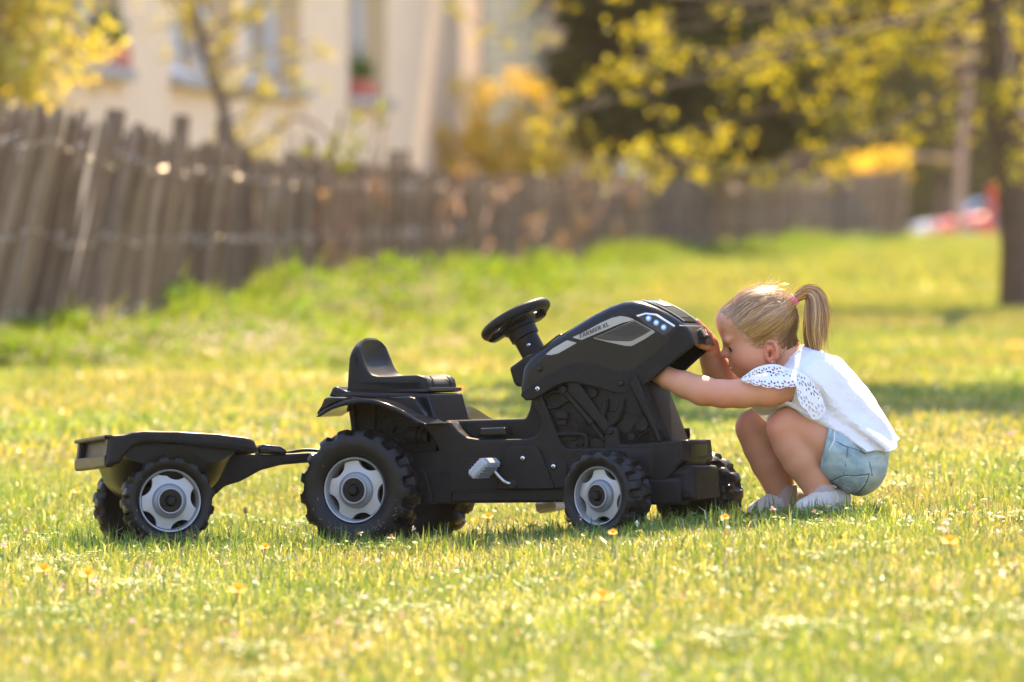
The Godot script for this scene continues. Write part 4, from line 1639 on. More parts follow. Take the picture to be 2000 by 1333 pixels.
		if side < 0:
			fd.scale = Vector3(1, 1, -1)
			fd.scale = Vector3(-1, 1, 1)
			fd.scale = Vector3.ONE
			for c in fd.get_children():
				var mm: MeshInstance3D = c
				mm.mesh = mirrored(mm.mesh)
	# sloping glossy panel in front of the seat
	slab(root, "front_deck_panel", M.gloss, f, [834, 772, 841, 769.5, 857, 824, 846, 827], -0.080, 0.088, 0.004, 0.003)
	# --- seat
	seat(root)
	# --- steering
	var p0 := on(f, 1048, 700, 0.0)
	var p1 := on(f, 1012.5, 634, 0.0)
	var axis := (p1 - p0).normalized()
	var bx := Vector3(0, 0, 1).cross(axis).normalized()
	var sf := Transform3D(Basis(bx, axis.cross(bx), axis), p1)
	g = Geo.new()
	g.lathe([Vector2(0.0265, -0.11), Vector2(0.0265, -0.034), Vector2(0.031, -0.032), Vector2(0.032, -0.014), Vector2(0.036, -0.012), Vector2(0.038, 0.004)], 32, sf)
	put("steering_column", g.mesh(40), M.black, root)
	g = Geo.new()
	var prof := []
	for k in 17:
		var a := TAU * k / 16
		prof.append(Vector2(0.0685 + cos(a) * 0.0125, 0.012 + sin(a) * 0.0115))
	g.lathe(prof, 56, sf)
	var sw := put("steering_wheel", g.mesh(60), M.matte, root)
	g = Geo.new()
	g.lathe([Vector2(0.0001, 0.015), Vector2(0.03, 0.014), Vector2(0.04, 0.009), Vector2(0.041, 0.0), Vector2(0.037, -0.004)], 32, sf)
	for k in 3:
		var a := PI / 2 + TAU * k / 3 + 0.5
		var d := Vector3(cos(a), sin(a), 0)
		var sdir := Vector3(-sin(a), cos(a), 0)
		g.bbox(sf * (d * 0.05 + Vector3(0, 0, 0.003)), Vector3(0.045, 0.034, 0.016), 0.004, sf.basis * Basis(d, sdir, Vector3(0, 0, 1)))
	put("spokes", g.mesh(40), M.black, sw)
	screw(root, sf * Vector3(0, 0, -0.055) + Vector3(0.006, 0.004, 0.0262), 0.0048, M.chrome)
	# --- bonnet
	g = Geo.new()
	cover(g, f, [1027, 781, 0.003, 1, 1017, 773, 0.008, 0, 1014.5, 752, 0.012, 0, 1018, 720, 0.018, 0, 1026, 702, 0.024, 0, 1040, 688, 0.026, 0, 1076, 662, 0.026, 0, 1113, 639, 0.026, 0, 1154, 614, 0.026, 0, 1185, 598.5, 0.026, 0, 1211, 589.5, 0.026, 0, 1232, 587, 0.026, 0, 1254, 591, 0.024, 0, 1277, 599.5, 0.022, 0, 1300, 611, 0.02, 0, 1322, 625, 0.018, 0, 1336, 637, 0.015, 0, 1346, 654, 0.01, 0, 1353, 672, 0.006, 1, 1304, 712, 0.002, 1, 1275, 738, 0.002, 1, 1254, 752, 0.002, 1, 1226, 765, 0.002, 1, 1205, 766, 0.002, 1, 1174, 757, 0.002, 1, 1154, 751, 0.002, 1, 1123, 745, 0.002, 1, 1100, 746, 0.002, 1, 1078, 756, 0.002, 1, 1057, 770, 0.002, 1, 1041, 779, 0.002, 1], 0.0)
	var hood := put("bonnet", g.mesh(48), M.hood, root)
	g = Geo.new()
	cover(g, f, [1040, 782, 0.004, 1, 1026, 783, 0.004, 1, 1016, 774, 0.004, 1, 1018, 766, 0.003, 1, 1057, 738, 0.003, 1, 1082, 726, 0.003, 1, 1109, 711, 0.003, 1, 1133, 708, 0.003, 1, 1154, 711, 0.003, 1, 1185, 720.5, 0.003, 1, 1211, 726.5, 0.003, 1, 1227, 724, 0.003, 1, 1246, 713, 0.003, 1, 1277, 691, 0.003, 1, 1303, 670, 0.003, 1, 1308, 657, 0.003, 1, 1315, 645, 0.004, 1, 1326, 635, 0.006, 0, 1338, 637, 0.014, 0, 1347, 650, 0.014, 0, 1357, 673, 0.006, 1, 1304, 716, 0.004, 1, 1275, 741, 0.004, 1, 1254, 755, 0.004, 1, 1226, 769, 0.004, 1, 1205, 769.5, 0.004, 1, 1174, 760.5, 0.004, 1, 1154, 754.5, 0.004, 1, 1123, 748, 0.004, 1, 1100, 749, 0.004, 1, 1078, 759, 0.004, 1, 1057, 773, 0.004, 1], 0.005)
	put("bonnet_trim", g.mesh(40), M.matte, hood)
	# dash box behind the bonnet
	slab(root, "dash_box", M.black, f, [993, 719, 1028, 694, 1045, 690, 1045, 756, 1008, 756, 1002, 750], -0.085, 0.085, 0.008, 0.006)
	slab(root, "dash_top", M.hood, f, [1050, 684, 1085, 656, 1092, 652, 1098, 654, 1098, 668, 1060, 690], -0.04, 0.04, 0.006, 0.003)
	for q in [[1053.5, 721, 0.001], [1213, 750, 0.006]]:
		screw(hood, hood_point(q[0], q[1], q[2]), 0.0068, M.hood)
	screw(hood, hood_point(1050, 760, 0.006), 0.0055, M.chrome)
	# inlays on the bonnet's side
	inlay(hood, "silver_strip", M.silver, [1066, 693, 1080, 681, 1108, 665, 1127, 670, 1108, 681, 1090, 691, 1076, 694], 0.0014)
	inlay(hood, "silver_strip", M.silver, [1118, 659.5, 1138, 650.5, 1174, 631, 1195, 621.5, 1213, 617.5, 1228, 620, 1240, 625, 1216, 631, 1195, 639.5, 1166, 651.5, 1136, 664.5], 0.0014, 0.002)
	var frame_m := mat(lin(0.23, 0.22, 0.205), 0.35, 0.3)
	inlay(hood, "vent_frame", frame_m, [1240, 625.5, 1281, 648.5, 1258, 663.5, 1234, 676.5, 1222, 676, 1190, 669, 1158, 661, 1187, 648.5, 1216, 635], 0.0013, 0.004)
	var darkv := mat(lin(0.020, 0.018, 0.016), 0.4)
	inlay(hood, "vent_recess", darkv, [1240, 627, 1273, 645.5, 1254, 656.5, 1233, 667, 1222, 667, 1190, 666, 1160, 660.6, 1187.5, 649, 1216, 635.5], 0.0021, 0.004)
	g = Geo.new()
	var hz := on(f, 1225, 642, hw_hood(1225))
	for j in 9:
		for i in 19:
			var x := 1180.0 + i * 4.4 + (2.2 if j % 2 else 0.0)
			var y := 629.0 + j * 3.8
			if y < 629.0 + absf(x - 1240.0) * (0.58 if x > 1240.0 else 0.36) + 2.5 or y > 660.0 - absf(x - 1222.0) * 0.20 or x > 1262:
				continue
			if x < 1196 and y > 653:
				continue
			g.disc(0.0013, 0.0, 6, Transform3D(Basis(), hood_point(x, y, 0.0026)))
	put("vent_holes", g.mesh(), M.pit, hood).set_meta("kind", "stuff")
	var navy := mat(lin(0.010, 0.016, 0.035), 0.2)
	inlay(hood, "headlight_panel", navy, [1244, 617, 1252, 613, 1264, 611, 1283, 614, 1318, 637, 1304, 652, 1296, 655, 1262, 634], 0.0012)
	inlay(hood, "light_strip", mat(lin(0.62, 0.68, 0.85), 0.3), [1243, 616.5, 1262, 611, 1283, 613.5, 1319, 636, 1317.5, 639, 1281, 616.5, 1262, 614, 1247, 619], 0.0022, 0.001)
	var lamp := mat(lin(0.55, 0.72, 0.95), 0.25)
	var halo := mat(lin(0.10, 0.22, 0.50), 0.3)
	for q in [[1267, 622.5], [1282, 631], [1296.5, 640]]:
		g = Geo.new()
		g.lathe([Vector2(0.0068, -0.001), Vector2(0.0066, 0.0008), Vector2(0.005, 0.0014), Vector2(0.0046, 0.0014)], 24)
		var hl := put("headlight", g.mesh(), halo, hood)
		hl.position = hood_point(q[0], q[1], 0.0016)
		g = Geo.new()
		g.lathe([Vector2(0.0047, 0.0008), Vector2(0.0044, 0.002), Vector2(0.0025, 0.0032), Vector2(0.0001, 0.0036)], 24)
		put("lens", g.mesh(60), lamp, hl)
	# clear light bar over the top of the bonnet's nose
	var tp := []
	for q in [[1246, 588.5], [1262, 593.5], [1280, 600.5], [1300, 611], [1318, 622], [1328, 629.5]]:
		tp.append(hood_point(q[0], q[1]))
	for layer in 3:
		g = Geo.new()
		var rr := []
		for i in tp.size():
			var q: Vector3 = tp[i]
			var tng: Vector3 = (tp[mini(i + 1, 5)] - tp[maxi(i - 1, 0)]).normalized()
			var nn := Vector3(-tng.y, tng.x, 0).normalized()
			var off: float = [0.0025, 0.0032, 0.0045][layer]
			var wz: float = (q.z - 0.024) * [1.0, 0.86, 0.55][layer]
			rr.append([q + nn * off, nn, wz])
		var i0: int = [0, 1, 1][layer]
		var i1: int = [5, 4, 2][layer]
		for i in range(i0, i1):
			for s in 6:
				var s0 := -1.0 + s / 3.0
				var s1 := -1.0 + (s + 1) / 3.0
				g.quad(Vector3(rr[i][0].x, rr[i][0].y, rr[i][2] * s0), Vector3(rr[i][0].x, rr[i][0].y, rr[i][2] * s1), Vector3(rr[i + 1][0].x, rr[i + 1][0].y, rr[i + 1][2] * s1), Vector3(rr[i + 1][0].x, rr[i + 1][0].y, rr[i + 1][2] * s0))
		put(["light_bar", "light_bar_lens", "light_bar_cell"][layer], g.mesh(60), [M.gloss, M.hood, M.grey][layer], hood)
	g = Geo.new()
	for sg in [1.0, -1.0]:
		var ed := []
		for i in tp.size():
			var tng: Vector3 = (tp[mini(i + 1, 5)] - tp[maxi(i - 1, 0)]).normalized()
			ed.append(Vector3(tp[i].x, tp[i].y, sg * (tp[i].z - 0.023)) + Vector3(-tng.y, tng.x, 0) * 0.0025)
		g.tube(ed, [0.0016], 6)
	put("light_bar_edge", g.mesh(60), M.silver, hood)
	# emblem on the nose
	var em := on(f, 1375, 651, 0.0)
	g = Geo.new()
	var ef := Transform3D(Basis(Vector3(0, 0, -1), Vector3(-0.5, 0.86, 0).normalized(), Vector3(0.86, 0.5, 0).normalized()), em)
	plate(g, fillet([Vector2(-0.018, -0.011), Vector2(0.018, -0.011), Vector2(0.018, 0.007), Vector2(0.008, 0.012), Vector2(-0.008, 0.012), Vector2(-0.018, 0.007)], 0.004), -0.012, 0.003, 0.002)
	var emb := put("emblem", g.mesh(), M.pit, hood)
	emb.transform = ef
	g = Geo.new()
	g.box(Vector3(-0.005, 0.0, 0.0035), Vector3(0.003, 0.013, 0.001))
	g.box(Vector3(-0.001, -0.005, 0.0036), Vector3(0.010, 0.003, 0.001))
	g.box(Vector3(0.006, 0.0, 0.0035), Vector3(0.003, 0.013, 0.001))
	g.box(Vector3(0.009, 0.005, 0.0036), Vector3(0.006, 0.003, 0.001))
	put("mark", g.mesh(), mat(lin(0.55, 0.35, 0.28), 0.3), emb)
	# lettering
	var tm := TextMesh.new()
	var font := SystemFont.new()
	font.font_names = PackedStringArray(["Droid Sans"])
	font.font_weight = 700
	tm.font = font
	tm.text = "FARMER XL"
	tm.font_size = 32
	tm.depth = 0.02
	tm.pixel_size = 0.01
	var bb := tm.get_aabb()
	var t0 := hood_point(1134, 661.5, 0.0022)
	var t1 := hood_point(1190.5, 637, 0.0022)
	var tx := (t1 - t0)
	var sc := tx.length() / bb.size.x
	tx = tx.normalized()
	var hn := (hood_point(1100, 700) - hood_point(1300, 700)).cross(hood_point(1100, 700) - hood_point(1100, 600)).normalized()
	if hn.z < 0.0:
		hn = -hn
	var ty := hn.cross(tx)
	var lt := put("lettering", tm, mat(lin(0.03, 0.016, 0.014), 0.5), hood)
	lt.transform = Transform3D(Basis(tx * sc, (ty + tx * 0.25) * sc * 0.95, hn * 0.02), t0 - tx * bb.position.x * sc - ty * bb.position.y * sc)
	# --- pedals
	var pb := Basis(Vector3(0, 0, 1), deg_to_rad(46.0))
	var pc := on(f, 946, 915, 0.150)
	g = Geo.new()
	g.bbox(Vector3(), Vector3(0.046, 0.021, 0.080), 0.004)
	for k in 5:
		g.bbox(Vector3(-0.016 + k * 0.008, 0.0115, 0), Vector3(0.003, 0.003, 0.07), 0.001)
		g.bbox(Vector3(-0.016 + k * 0.008, -0.0115, 0), Vector3(0.003, 0.003, 0.07), 0.001)
	var pm := g.mesh()
	var ped := put("pedal", pm, M.pedal, root)
	ped.transform = Transform3D(pb, pc)
	g = Geo.new()
	var inv := ped.transform.affine_inverse()
	var cr := []
	for q in [[952, 913, 0.125], [962, 918, 0.112], [975, 932, 0.108], [986, 942, 0.107], [996, 946, 0.106], [1000, 946, 0.085]]:
		cr.append(inv * on(f, q[0], q[1], q[2]))
	g.tube(smooth_path(cr, 4), [0.0050], 8)
	put("crank", g.mesh(60), mat(lin(0.30, 0.30, 0.30), 0.25, 1.0), ped)
	g = Geo.new()
	g.lathe([Vector2(0.0001, 0.006), Vector2(0.008, 0.006), Vector2(0.009, 0.003), Vector2(0.009, -0.004)], 16, Transform3D(Basis(), inv * on(f, 1003, 946, 0.101)))
	put("crank_boot", g.mesh(), M.pit, ped)
	var ped2 := put("pedal", pm, M.pedal, root)
	ped2.transform = Transform3D(Basis(Vector3(0, 0, 1), 0.2), on(f, 1078, 988, -0.15))
	# --- wheels
	var rc := on(f, 692, 958, 0.185)
	var wz := 0.152
	wheel(root, "rear_wheel", Transform3D(Basis(Vector3(0, 0, 1), 0.2), Vector3(rc.x, rc.y, wz)), 0.1295, 0.043, 0.069, 17)
	wheel(root, "rear_wheel", Transform3D(Basis(Vector3.UP, PI), Vector3(rc.x, rc.y, -wz)), 0.1295, 0.043, 0.069, 17)
	# the front axle turns as one about its middle
	var turn := deg_to_rad(-15.5)
	var half := 0.196
	var fc := on(f, 1167, 969, half * cos(turn))
	var piv := Vector3(fc.x - sin(turn) * half, fc.y, 0)
	var steer := Transform3D(Basis(Vector3.UP, turn), piv)
	wheel(root, "front_wheel", steer * Transform3D(Basis(Vector3(0, 0, 1), 0.1), Vector3(0, 0, half - 0.033)), 0.094, 0.041, 0.0605, 15)
	wheel(root, "front_wheel", steer * Transform3D(Basis(Vector3.UP, PI), Vector3(0, -0.004, -half + 0.033)), 0.094, 0.041, 0.0605, 15)
	g = Geo.new()
	g.tube([Vector3(rc.x, rc.y, -wz), Vector3(rc.x, rc.y, wz)], [0.012], 10)
	g.tube([steer * Vector3(0, 0, -0.16), steer * Vector3(0, 0, 0.16)], [0.012], 10)
	put("axle", g.mesh(), M.black, root)

func mirrored(m: Mesh) -> ArrayMesh:
	var a := m.surface_get_arrays(0)
	var v: PackedVector3Array = a[Mesh.ARRAY_VERTEX]
	var n: PackedVector3Array = a[Mesh.ARRAY_NORMAL]
	var c: PackedColorArray = a[Mesh.ARRAY_COLOR]
	var v2 := PackedVector3Array()
	var n2 := PackedVector3Array()
	for i in range(0, v.size(), 3):
		for k in [0, 2, 1]:
			v2.append(v[i + k] * Vector3(1, 1, -1))
			n2.append(n[i + k] * Vector3(1, 1, -1))
	var b := []
	b.resize(Mesh.ARRAY_MAX)
	b[Mesh.ARRAY_VERTEX] = v2
	b[Mesh.ARRAY_NORMAL] = n2
	var o := ArrayMesh.new()
	o.add_surface_from_arrays(Mesh.PRIMITIVE_TRIANGLES, b)
	return o

func seat(root: Node3D) -> void:
	# one moulded shell: the near outline swept across, dished in the middle, the back arched
	var prof := px2(TF, [676, 762, 677.5, 730, 680, 694, 683, 674, 687, 664, 693, 660, 698, 664, 702, 680, 706, 700, 710, 713, 716, 724, 725, 732, 737, 735, 760, 735, 790, 733, 812, 732, 824, 735, 831, 741, 834, 752, 834, 762], 0.083)
	prof = ccw(prof)
	var lo: float = prof[0].y
	for q in prof:
		lo = minf(lo, q.y)
	var hi := lo
	for q in prof:
		hi = maxf(hi, q.y)
	var xb := on(TF, 677, 730, 0.083).x
	var rings := []
	var g := Geo.new()
	var zs := [1.0, 0.998, 0.985, 0.955, 0.90, 0.80, 0.62, 0.4, 0.15, -0.15, -0.4, -0.62, -0.80, -0.90, -0.955, -0.985, -0.998, -1.0]
	var insets := [0.016, 0.011, 0.005, 0.0015, 0.0]
	for k in zs.size():
		var kk := mini(k, zs.size() - 1 - k)
		var ins: float = insets[mini(kk, 4)]
		var p2 := inset(prof, ins)
		var s: float = zs[k]
		var ring := []
		var dish := pow(maxf(0.0, 1.0 - pow(absf(s) / 0.86, 3.0)), 1.0)
		for q in p2:
			var t := clampf((q.y - lo) / (hi - lo), 0, 1)
			var y: float = q.y
			var x: float = q.x
			if ins > 0.0 and t < 0.1:
				y = lerpf(y, lo, 0.9)
			if t > 0.30:
				y = lerpf(y, y - 0.026 * pow(absf(s), 3.0), smoothstep(0.5, 1.0, t))
			# front face of the back and top of the pan sink in the middle
			var front := smoothstep(0.008, 0.02, x - xb)
			if t > 0.16:
				if t > 0.42:
					x -= dish * 0.010 * front * (1.0 - smoothstep(0.85, 1.0, t))
				else:
					y -= dish * 0.006 * front
			ring.append(Vector3(x, y, s * 0.083))
		rings.append(ring)
	for k in rings.size() - 1:
		g.strip(rings[k], rings[k + 1])
	g.p.reverse()
	g.uv.reverse()
	var cap2 := inset(prof, insets[0])
	flat_cap(g, cap2, rings[0], false, prof)
	flat_cap(g, cap2, rings[-1], true, prof)
	var st := put("seat", g.mesh(50), M.seat, root)
	slab(st, "seat_base", M.hood, TF, [676, 762, 833, 759, 840, 757, 842, 764, 830, 768, 690, 768], -0.086, 0.086, 0.003, 0.002)
	g = Geo.new()
	for sz in [0.045, -0.045]:
		g.tube([on(TF, 826, 735.5, 0.083) * Vector3(1, 1, 0) + Vector3(0, 0, sz), on(TF, 831.5, 741, 0.083) * Vector3(1, 1, 0) + Vector3(0, 0, sz * 1.03), on(TF, 834.5, 752, 0.083) * Vector3(1, 1, 0) + Vector3(0, 0, sz * 1.06), on(TF, 834.8, 760, 0.083) * Vector3(1, 1, 0) + Vector3(0, 0, sz * 1.08)], [0.0014], 5)
	put("seat_seam", g.mesh(), M.pit, st)

# ================================================================ trailer
func trailer() -> void:
	var f := RF
	var root := thing("toy_trailer", "black two-wheeled toy trailer hitched behind the toy tractor", "toy trailer", RF)
	# rim: near and far side skirts
	var skirt := [216, 850, 245, 849, 262, 843.5, 286, 841.5, 354, 843, 432, 848, 484, 855, 495, 859, 506, 885, 480, 881, 458, 876, 380, 869, 286, 866, 266, 870, 251, 881, 242, 893, 234, 907, 206, 911, 213, 880]
	for s in [1.0, -1.0]:
		var g := Geo.new()
		var p := fillet(px2(f, skirt, 0.172), 0.006, 3)
		plate(g, p, 0.140, 0.172, 0.008)
		var m := g.mesh(45)
		put("side_skirt", m if s > 0 else mirrored(m), M.black, root)
	# tub
	var g := Geo.new()
	var tub := [222, 866, 228, 890, 236, 930, 250, 955, 274, 972, 310, 979, 380, 979, 414, 967, 442, 946, 458, 917, 466, 885, 470, 868]
	var pts := smooth_path(px2(f, tub, 0.15), 3)
	var n := pts.size()
	var rings := []
	for k in 25:
		var s := -1.0 + k / 12.0
		var q := pow(absf(s), 3.2)
		var ring := []
		for i in n:
			var c := Vector2((pts[0].x + pts[n - 1].x) / 2, pts[0].y)
			var dp: Vector2 = pts[i] - c
			var deep := smoothstep(0.0, 0.10, -dp.y)
			var p: Vector2 = c + dp * (1.0 - 0.5 * q * deep)
			ring.append(Vector3(p.x, p.y, s * 0.152))
		rings.append(ring)
	for k in 24:
		g.strip(rings[k], rings[k + 1], false)
	# closing sides
	for e in [0, 24]:
		var c2 := Vector3(rings[e][0].lerp(rings[e][n - 1], 0.5))
		for i in n - 1:
			if e == 24:
				g.tri(c2, rings[e][i], rings[e][i + 1])
			else:
				g.tri(c2, rings[e][i + 1], rings[e][i])
	var tub_m := mat(lin(0.009, 0.0095, 0.0085), 0.28)
	tub_m.metallic_specular = 0.24
	put("tub", g.mesh(50), tub_m, root)
	# tailgate with its recessed panel, and front wall
	var a := on(f, 216, 850, 0.165)
	var b := on(f, 208, 911, 0.165)
	g = Geo.new()
	g.bbox(Vector3((a.x + b.x) / 2 + 0.006, a.y - 0.004, 0), Vector3(0.030, 0.008, 0.33), 0.003)
	g.bbox(Vector3(b.x + 0.006, b.y + 0.011, 0), Vector3(0.020, 0.026, 0.33), 0.004)
	for s in [1.0, -1.0]:
		g.bbox(Vector3((a.x + b.x) / 2 + 0.004, (a.y + b.y) / 2, s * 0.15), Vector3(0.016, a.y - b.y, 0.03), 0.004, Basis(Vector3(0, 0, 1), -0.13))
	put("tailgate_frame", g.mesh(), M.black, root)
	g = Geo.new()
	g.bbox(Vector3((a.x + b.x) / 2 + 0.012, (a.y + b.y) / 2, 0), Vector3(0.006, a.y - b.y - 0.01, 0.29), 0.002, Basis(Vector3(0, 0, 1), -0.13))
	put("tailgate_panel", g.mesh(), M.black, root)
	var fr := on(f, 494, 862, 0.165)
	var fr2 := on(f, 504, 884, 0.165)
	g = Geo.new()
	g.bbox((fr + fr2) * 0.5 * Vector3(1, 1, 0) - Vector3(0.006, 0, 0), Vector3(0.016, 0.028, 0.33), 0.004, Basis(Vector3(0, 0, 1), 0.4))
	put("front_wall", g.mesh(), M.black, root)
	# drawbar
	slab(root, "drawbar", M.matte, f, [452, 884, 520, 888, 606, 884, 640, 884, 640, 902, 590, 905, 548, 909, 510, 919, 470, 941, 440, 950, 420, 968, 400, 960], -0.028, 0.028, 0.006, 0.004)
	slab(root, "drawbar_block", M.gloss, f, [504, 872, 516, 868, 548, 872, 560, 880, 561, 887, 506, 887], -0.03, 0.034, 0.005, 0.004)
	g = Geo.new()
	g.tube(smooth_path(px3(f, [560, 885, 590, 880, 612, 880, 640, 884], 0.0), 4), [0.0035], 8)
	put("hitch_pin", g.mesh(), M.chrome if false else M.black, root)
	var c := on(f, 331, 979, 0.150)
	wheel(root, "trailer_wheel", Transform3D(Basis(Vector3(0, 0, 1), 0.4), Vector3(c.x, c.y, 0.125)), 0.0975, 0.037, 0.0655, 16)
	wheel(root, "trailer_wheel", Transform3D(Basis(Vector3.UP, PI), Vector3(c.x, c.y, -0.165)), 0.0975, 0.037, 0.0655, 16)
	g = Geo.new()
	g.tube([Vector3(c.x, c.y, -0.165), Vector3(c.x, c.y, 0.125)], [0.011], 10)
	put("axle", g.mesh(), M.black, root)

# ================================================================ smooth bodies: distance field on a grid, meshed as surface nets
class Field:
	var o: Vector3
	var h: float
	var nx: int
	var ny: int
	var nz: int
	var v := PackedFloat32Array()

	func _init(lo: Vector3, hi: Vector3, cell: float) -> void:
		o = lo
		h = cell
		nx = int((hi.x - lo.x) / cell) + 2
		ny = int((hi.y - lo.y) / cell) + 2
		nz = int((hi.z - lo.z) / cell) + 2
		v.resize(nx * ny * nz)
		v.fill(1.0)

	func span(lo: Vector3, hi: Vector3) -> Array:
		var a := ((lo - o) / h).floor()
		var b := ((hi - o) / h).ceil()
		return [clampi(int(a.x), 0, nx - 1), clampi(int(a.y), 0, ny - 1), clampi(int(a.z), 0, nz - 1), clampi(int(b.x), 0, nx - 1), clampi(int(b.y), 0, ny - 1), clampi(int(b.z), 0, nz - 1)]

	func cap(a: Vector3, b: Vector3, ra: float, rb: float, k: float) -> void:
		var m := maxf(ra, rb) + k + 2.0 * h
		var s := span(Vector3(minf(a.x, b.x) - m, minf(a.y, b.y) - m, minf(a.z, b.z) - m), Vector3(maxf(a.x, b.x) + m, maxf(a.y, b.y) + m, maxf(a.z, b.z) + m))
		var ab := b - a
		var l2 := maxf(ab.length_squared(), 1e-9)
		for z in range(s[2], s[5] + 1):
			for y in range(s[1], s[4] + 1):
				var at := (z * ny + y) * nx
				for x in range(s[0], s[3] + 1):
					var p := o + Vector3(x, y, z) * h - a
					var t := clampf(p.dot(ab) / l2, 0.0, 1.0)
					var d := (p - ab * t).length() - ra - (rb - ra) * t
					var e := v[at + x]
					var q := maxf(k - absf(d - e), 0.0)
					v[at + x] = minf(d, e) - q * q / (4.0 * k)

	func chain(pts: Array, rr: Array, k: float) -> void:
		for i in pts.size() - 1:
			cap(pts[i], pts[i + 1], rr[i], rr[i + 1], k)

	func ell(c: Vector3, b: Basis, r: Vector3, k: float, cut := false) -> void:
		var m := maxf(r.x, maxf(r.y, r.z)) + k + 2.0 * h
		var s := span(c - Vector3.ONE * m, c + Vector3.ONE * m)
		var inv := b.transposed()
		for z in range(s[2], s[5] + 1):
			for y in range(s[1], s[4] + 1):
				var at := (z * ny + y) * nx
				for x in range(s[0], s[3] + 1):
					var p: Vector3 = inv * (o + Vector3(x, y, z) * h - c)
					var q := p / r
					var k0 := q.length()
					var k1 := (q / r).length()
					var d := k0 * (k0 - 1.0) / maxf(k1, 1e-6)
					var e := v[at + x]
					if cut:
						d = -d
						var w := maxf(k - absf(d - e), 0.0)
						v[at + x] = maxf(d, e) + w * w / (4.0 * k)
					else:
						var w := maxf(k - absf(d - e), 0.0)
						v[at + x] = minf(d, e) - w * w / (4.0 * k)

	func cut_plane(p0: Vector3, n: Vector3) -> void:
		for z in nz:
			for y in ny:
				var at := (z * ny + y) * nx
				for x in nx:
					v[at + x] = maxf(v[at + x], (o + Vector3(x, y, z) * h - p0).dot(n))

	func sample(p: Vector3) -> float:
		var q := (p - o) / h
		var x := clampi(int(q.x), 0, nx - 2)
		var y := clampi(int(q.y), 0, ny - 2)
		var z := clampi(int(q.z), 0, nz - 2)
		var f := q - Vector3(x, y, z)
		var i := (z * ny + y) * nx + x
		var a := lerpf(lerpf(v[i], v[i + 1], f.x), lerpf(v[i + nx], v[i + nx + 1], f.x), f.y)
		i += nx * ny
		var b := lerpf(lerpf(v[i], v[i + 1], f.x), lerpf(v[i + nx], v[i + nx + 1], f.x), f.y)
		return lerpf(a, b, f.z)

	func near_z(x: float, y: float) -> float:          # the surface's front, looking along -z
		var z := o.z + (nz - 2) * h
		while z > o.z and sample(Vector3(x, y, z)) > 0.0:
			z -= h * 0.4
		return z

	# adds the surface to s; tint(point) gives the colour
	func net(s: Soup, tint: Callable) -> void:
		var ids := {}
		var step := [1, nx, nx * ny]
		for z in nz - 1:
			for y in ny - 1:
				var at := (z * ny + y) * nx
				for x in nx - 1:
					var i := at + x
					var a := v[i] < 0.0
					if (v[i + 1] < 0.0) == a and (v[i + nx] < 0.0) == a and (v[i + nx + 1] < 0.0) == a:
						var j := i + nx * ny
						if (v[j] < 0.0) == a and (v[j + 1] < 0.0) == a and (v[j + nx] < 0.0) == a and (v[j + nx + 1] < 0.0) == a:
							continue
					var c := Vector3()
					var n := 0
					for e in [[0, 0, 0, 0], [0, 1, 0, 0], [0, 0, 1, 0], [0, 1, 1, 0], [1, 0, 0, 0], [1, 0, 0, 1], [1, 0, 1, 0], [1, 0, 1, 1], [2, 0, 0, 0], [2, 0, 0, 1], [2, 1, 0, 0], [2, 1, 0, 1]]:
						var b0: Vector3
						var dir: Vector3
						if e[0] == 0:
							b0 = Vector3(0, e[1], e[2])
							dir = Vector3(1, 0, 0)
						elif e[0] == 1:
							b0 = Vector3(e[3], 0, e[2])
							dir = Vector3(0, 1, 0)
						else:
							b0 = Vector3(e[3], e[1], 0)
							dir = Vector3(0, 0, 1)
						var i0 := i + int(b0.x) + int(b0.y) * nx + int(b0.z) * nx * ny
						var i1: int = i0 + step[e[0]]
						var f0 := v[i0]
						var f1 := v[i1]
						if (f0 < 0.0) != (f1 < 0.0):
							c += b0 + dir * (f0 / (f0 - f1))
							n += 1
					if n == 0:
						continue
					var p := o + (Vector3(x, y, z) + c / n) * h
					var g := Vector3(sample(p + Vector3(h, 0, 0)) - sample(p - Vector3(h, 0, 0)), sample(p + Vector3(0, h, 0)) - sample(p - Vector3(0, h, 0)), sample(p + Vector3(0, 0, h)) - sample(p - Vector3(0, 0, h)))
					ids[i] = s.add(p, g.normalized(), tint.call(p))
		for i in ids:
			var z: int = i / (nx * ny)
			var y: int = (i / nx) % ny
			var x: int = i % nx
			if x < 1 or y < 1 or z < 1:
				continue
			for ax in 3:
				var a := v[i] < 0.0
				if (v[i + step[ax]] < 0.0) == a:
					continue
				var u: int = step[(ax + 1) % 3]
				var w: int = step[(ax + 2) % 3]
				if not (ids.has(i - u) and ids.has(i - w) and ids.has(i - u - w)):
					continue
				var q0: int = ids[i - u - w]
				var q1: int = ids[i - w]
				var q2: int = ids[i]
				var q3: int = ids[i - u]
				if a:
					s.t(q0, q2, q1); s.t(q0, q3, q2)
				else:
					s.t(q0, q1, q2); s.t(q0, q2, q3)

var GB := Vector3(0.60, 0.065, 0.10)      # the girl's base, on the ground between her shoes

func gp(x: float, y: float, z: float) -> Vector3:
	return at(x, y, z) - GB

# head axes, in centimetres: forward, up, towards the camera
var hf := Vector3(-0.970, -0.242, 0.0)
var hu := Vector3(-0.242, 0.970, 0.0)
var hs := Vector3(0, 0, 1)
var hc := Vector3()
var mottle := FastNoiseLite.new()

func hp(f: float, u: float, s: float) -> Vector3:
	return hc + (hf * f + hu * u + hs * s) * 0.01

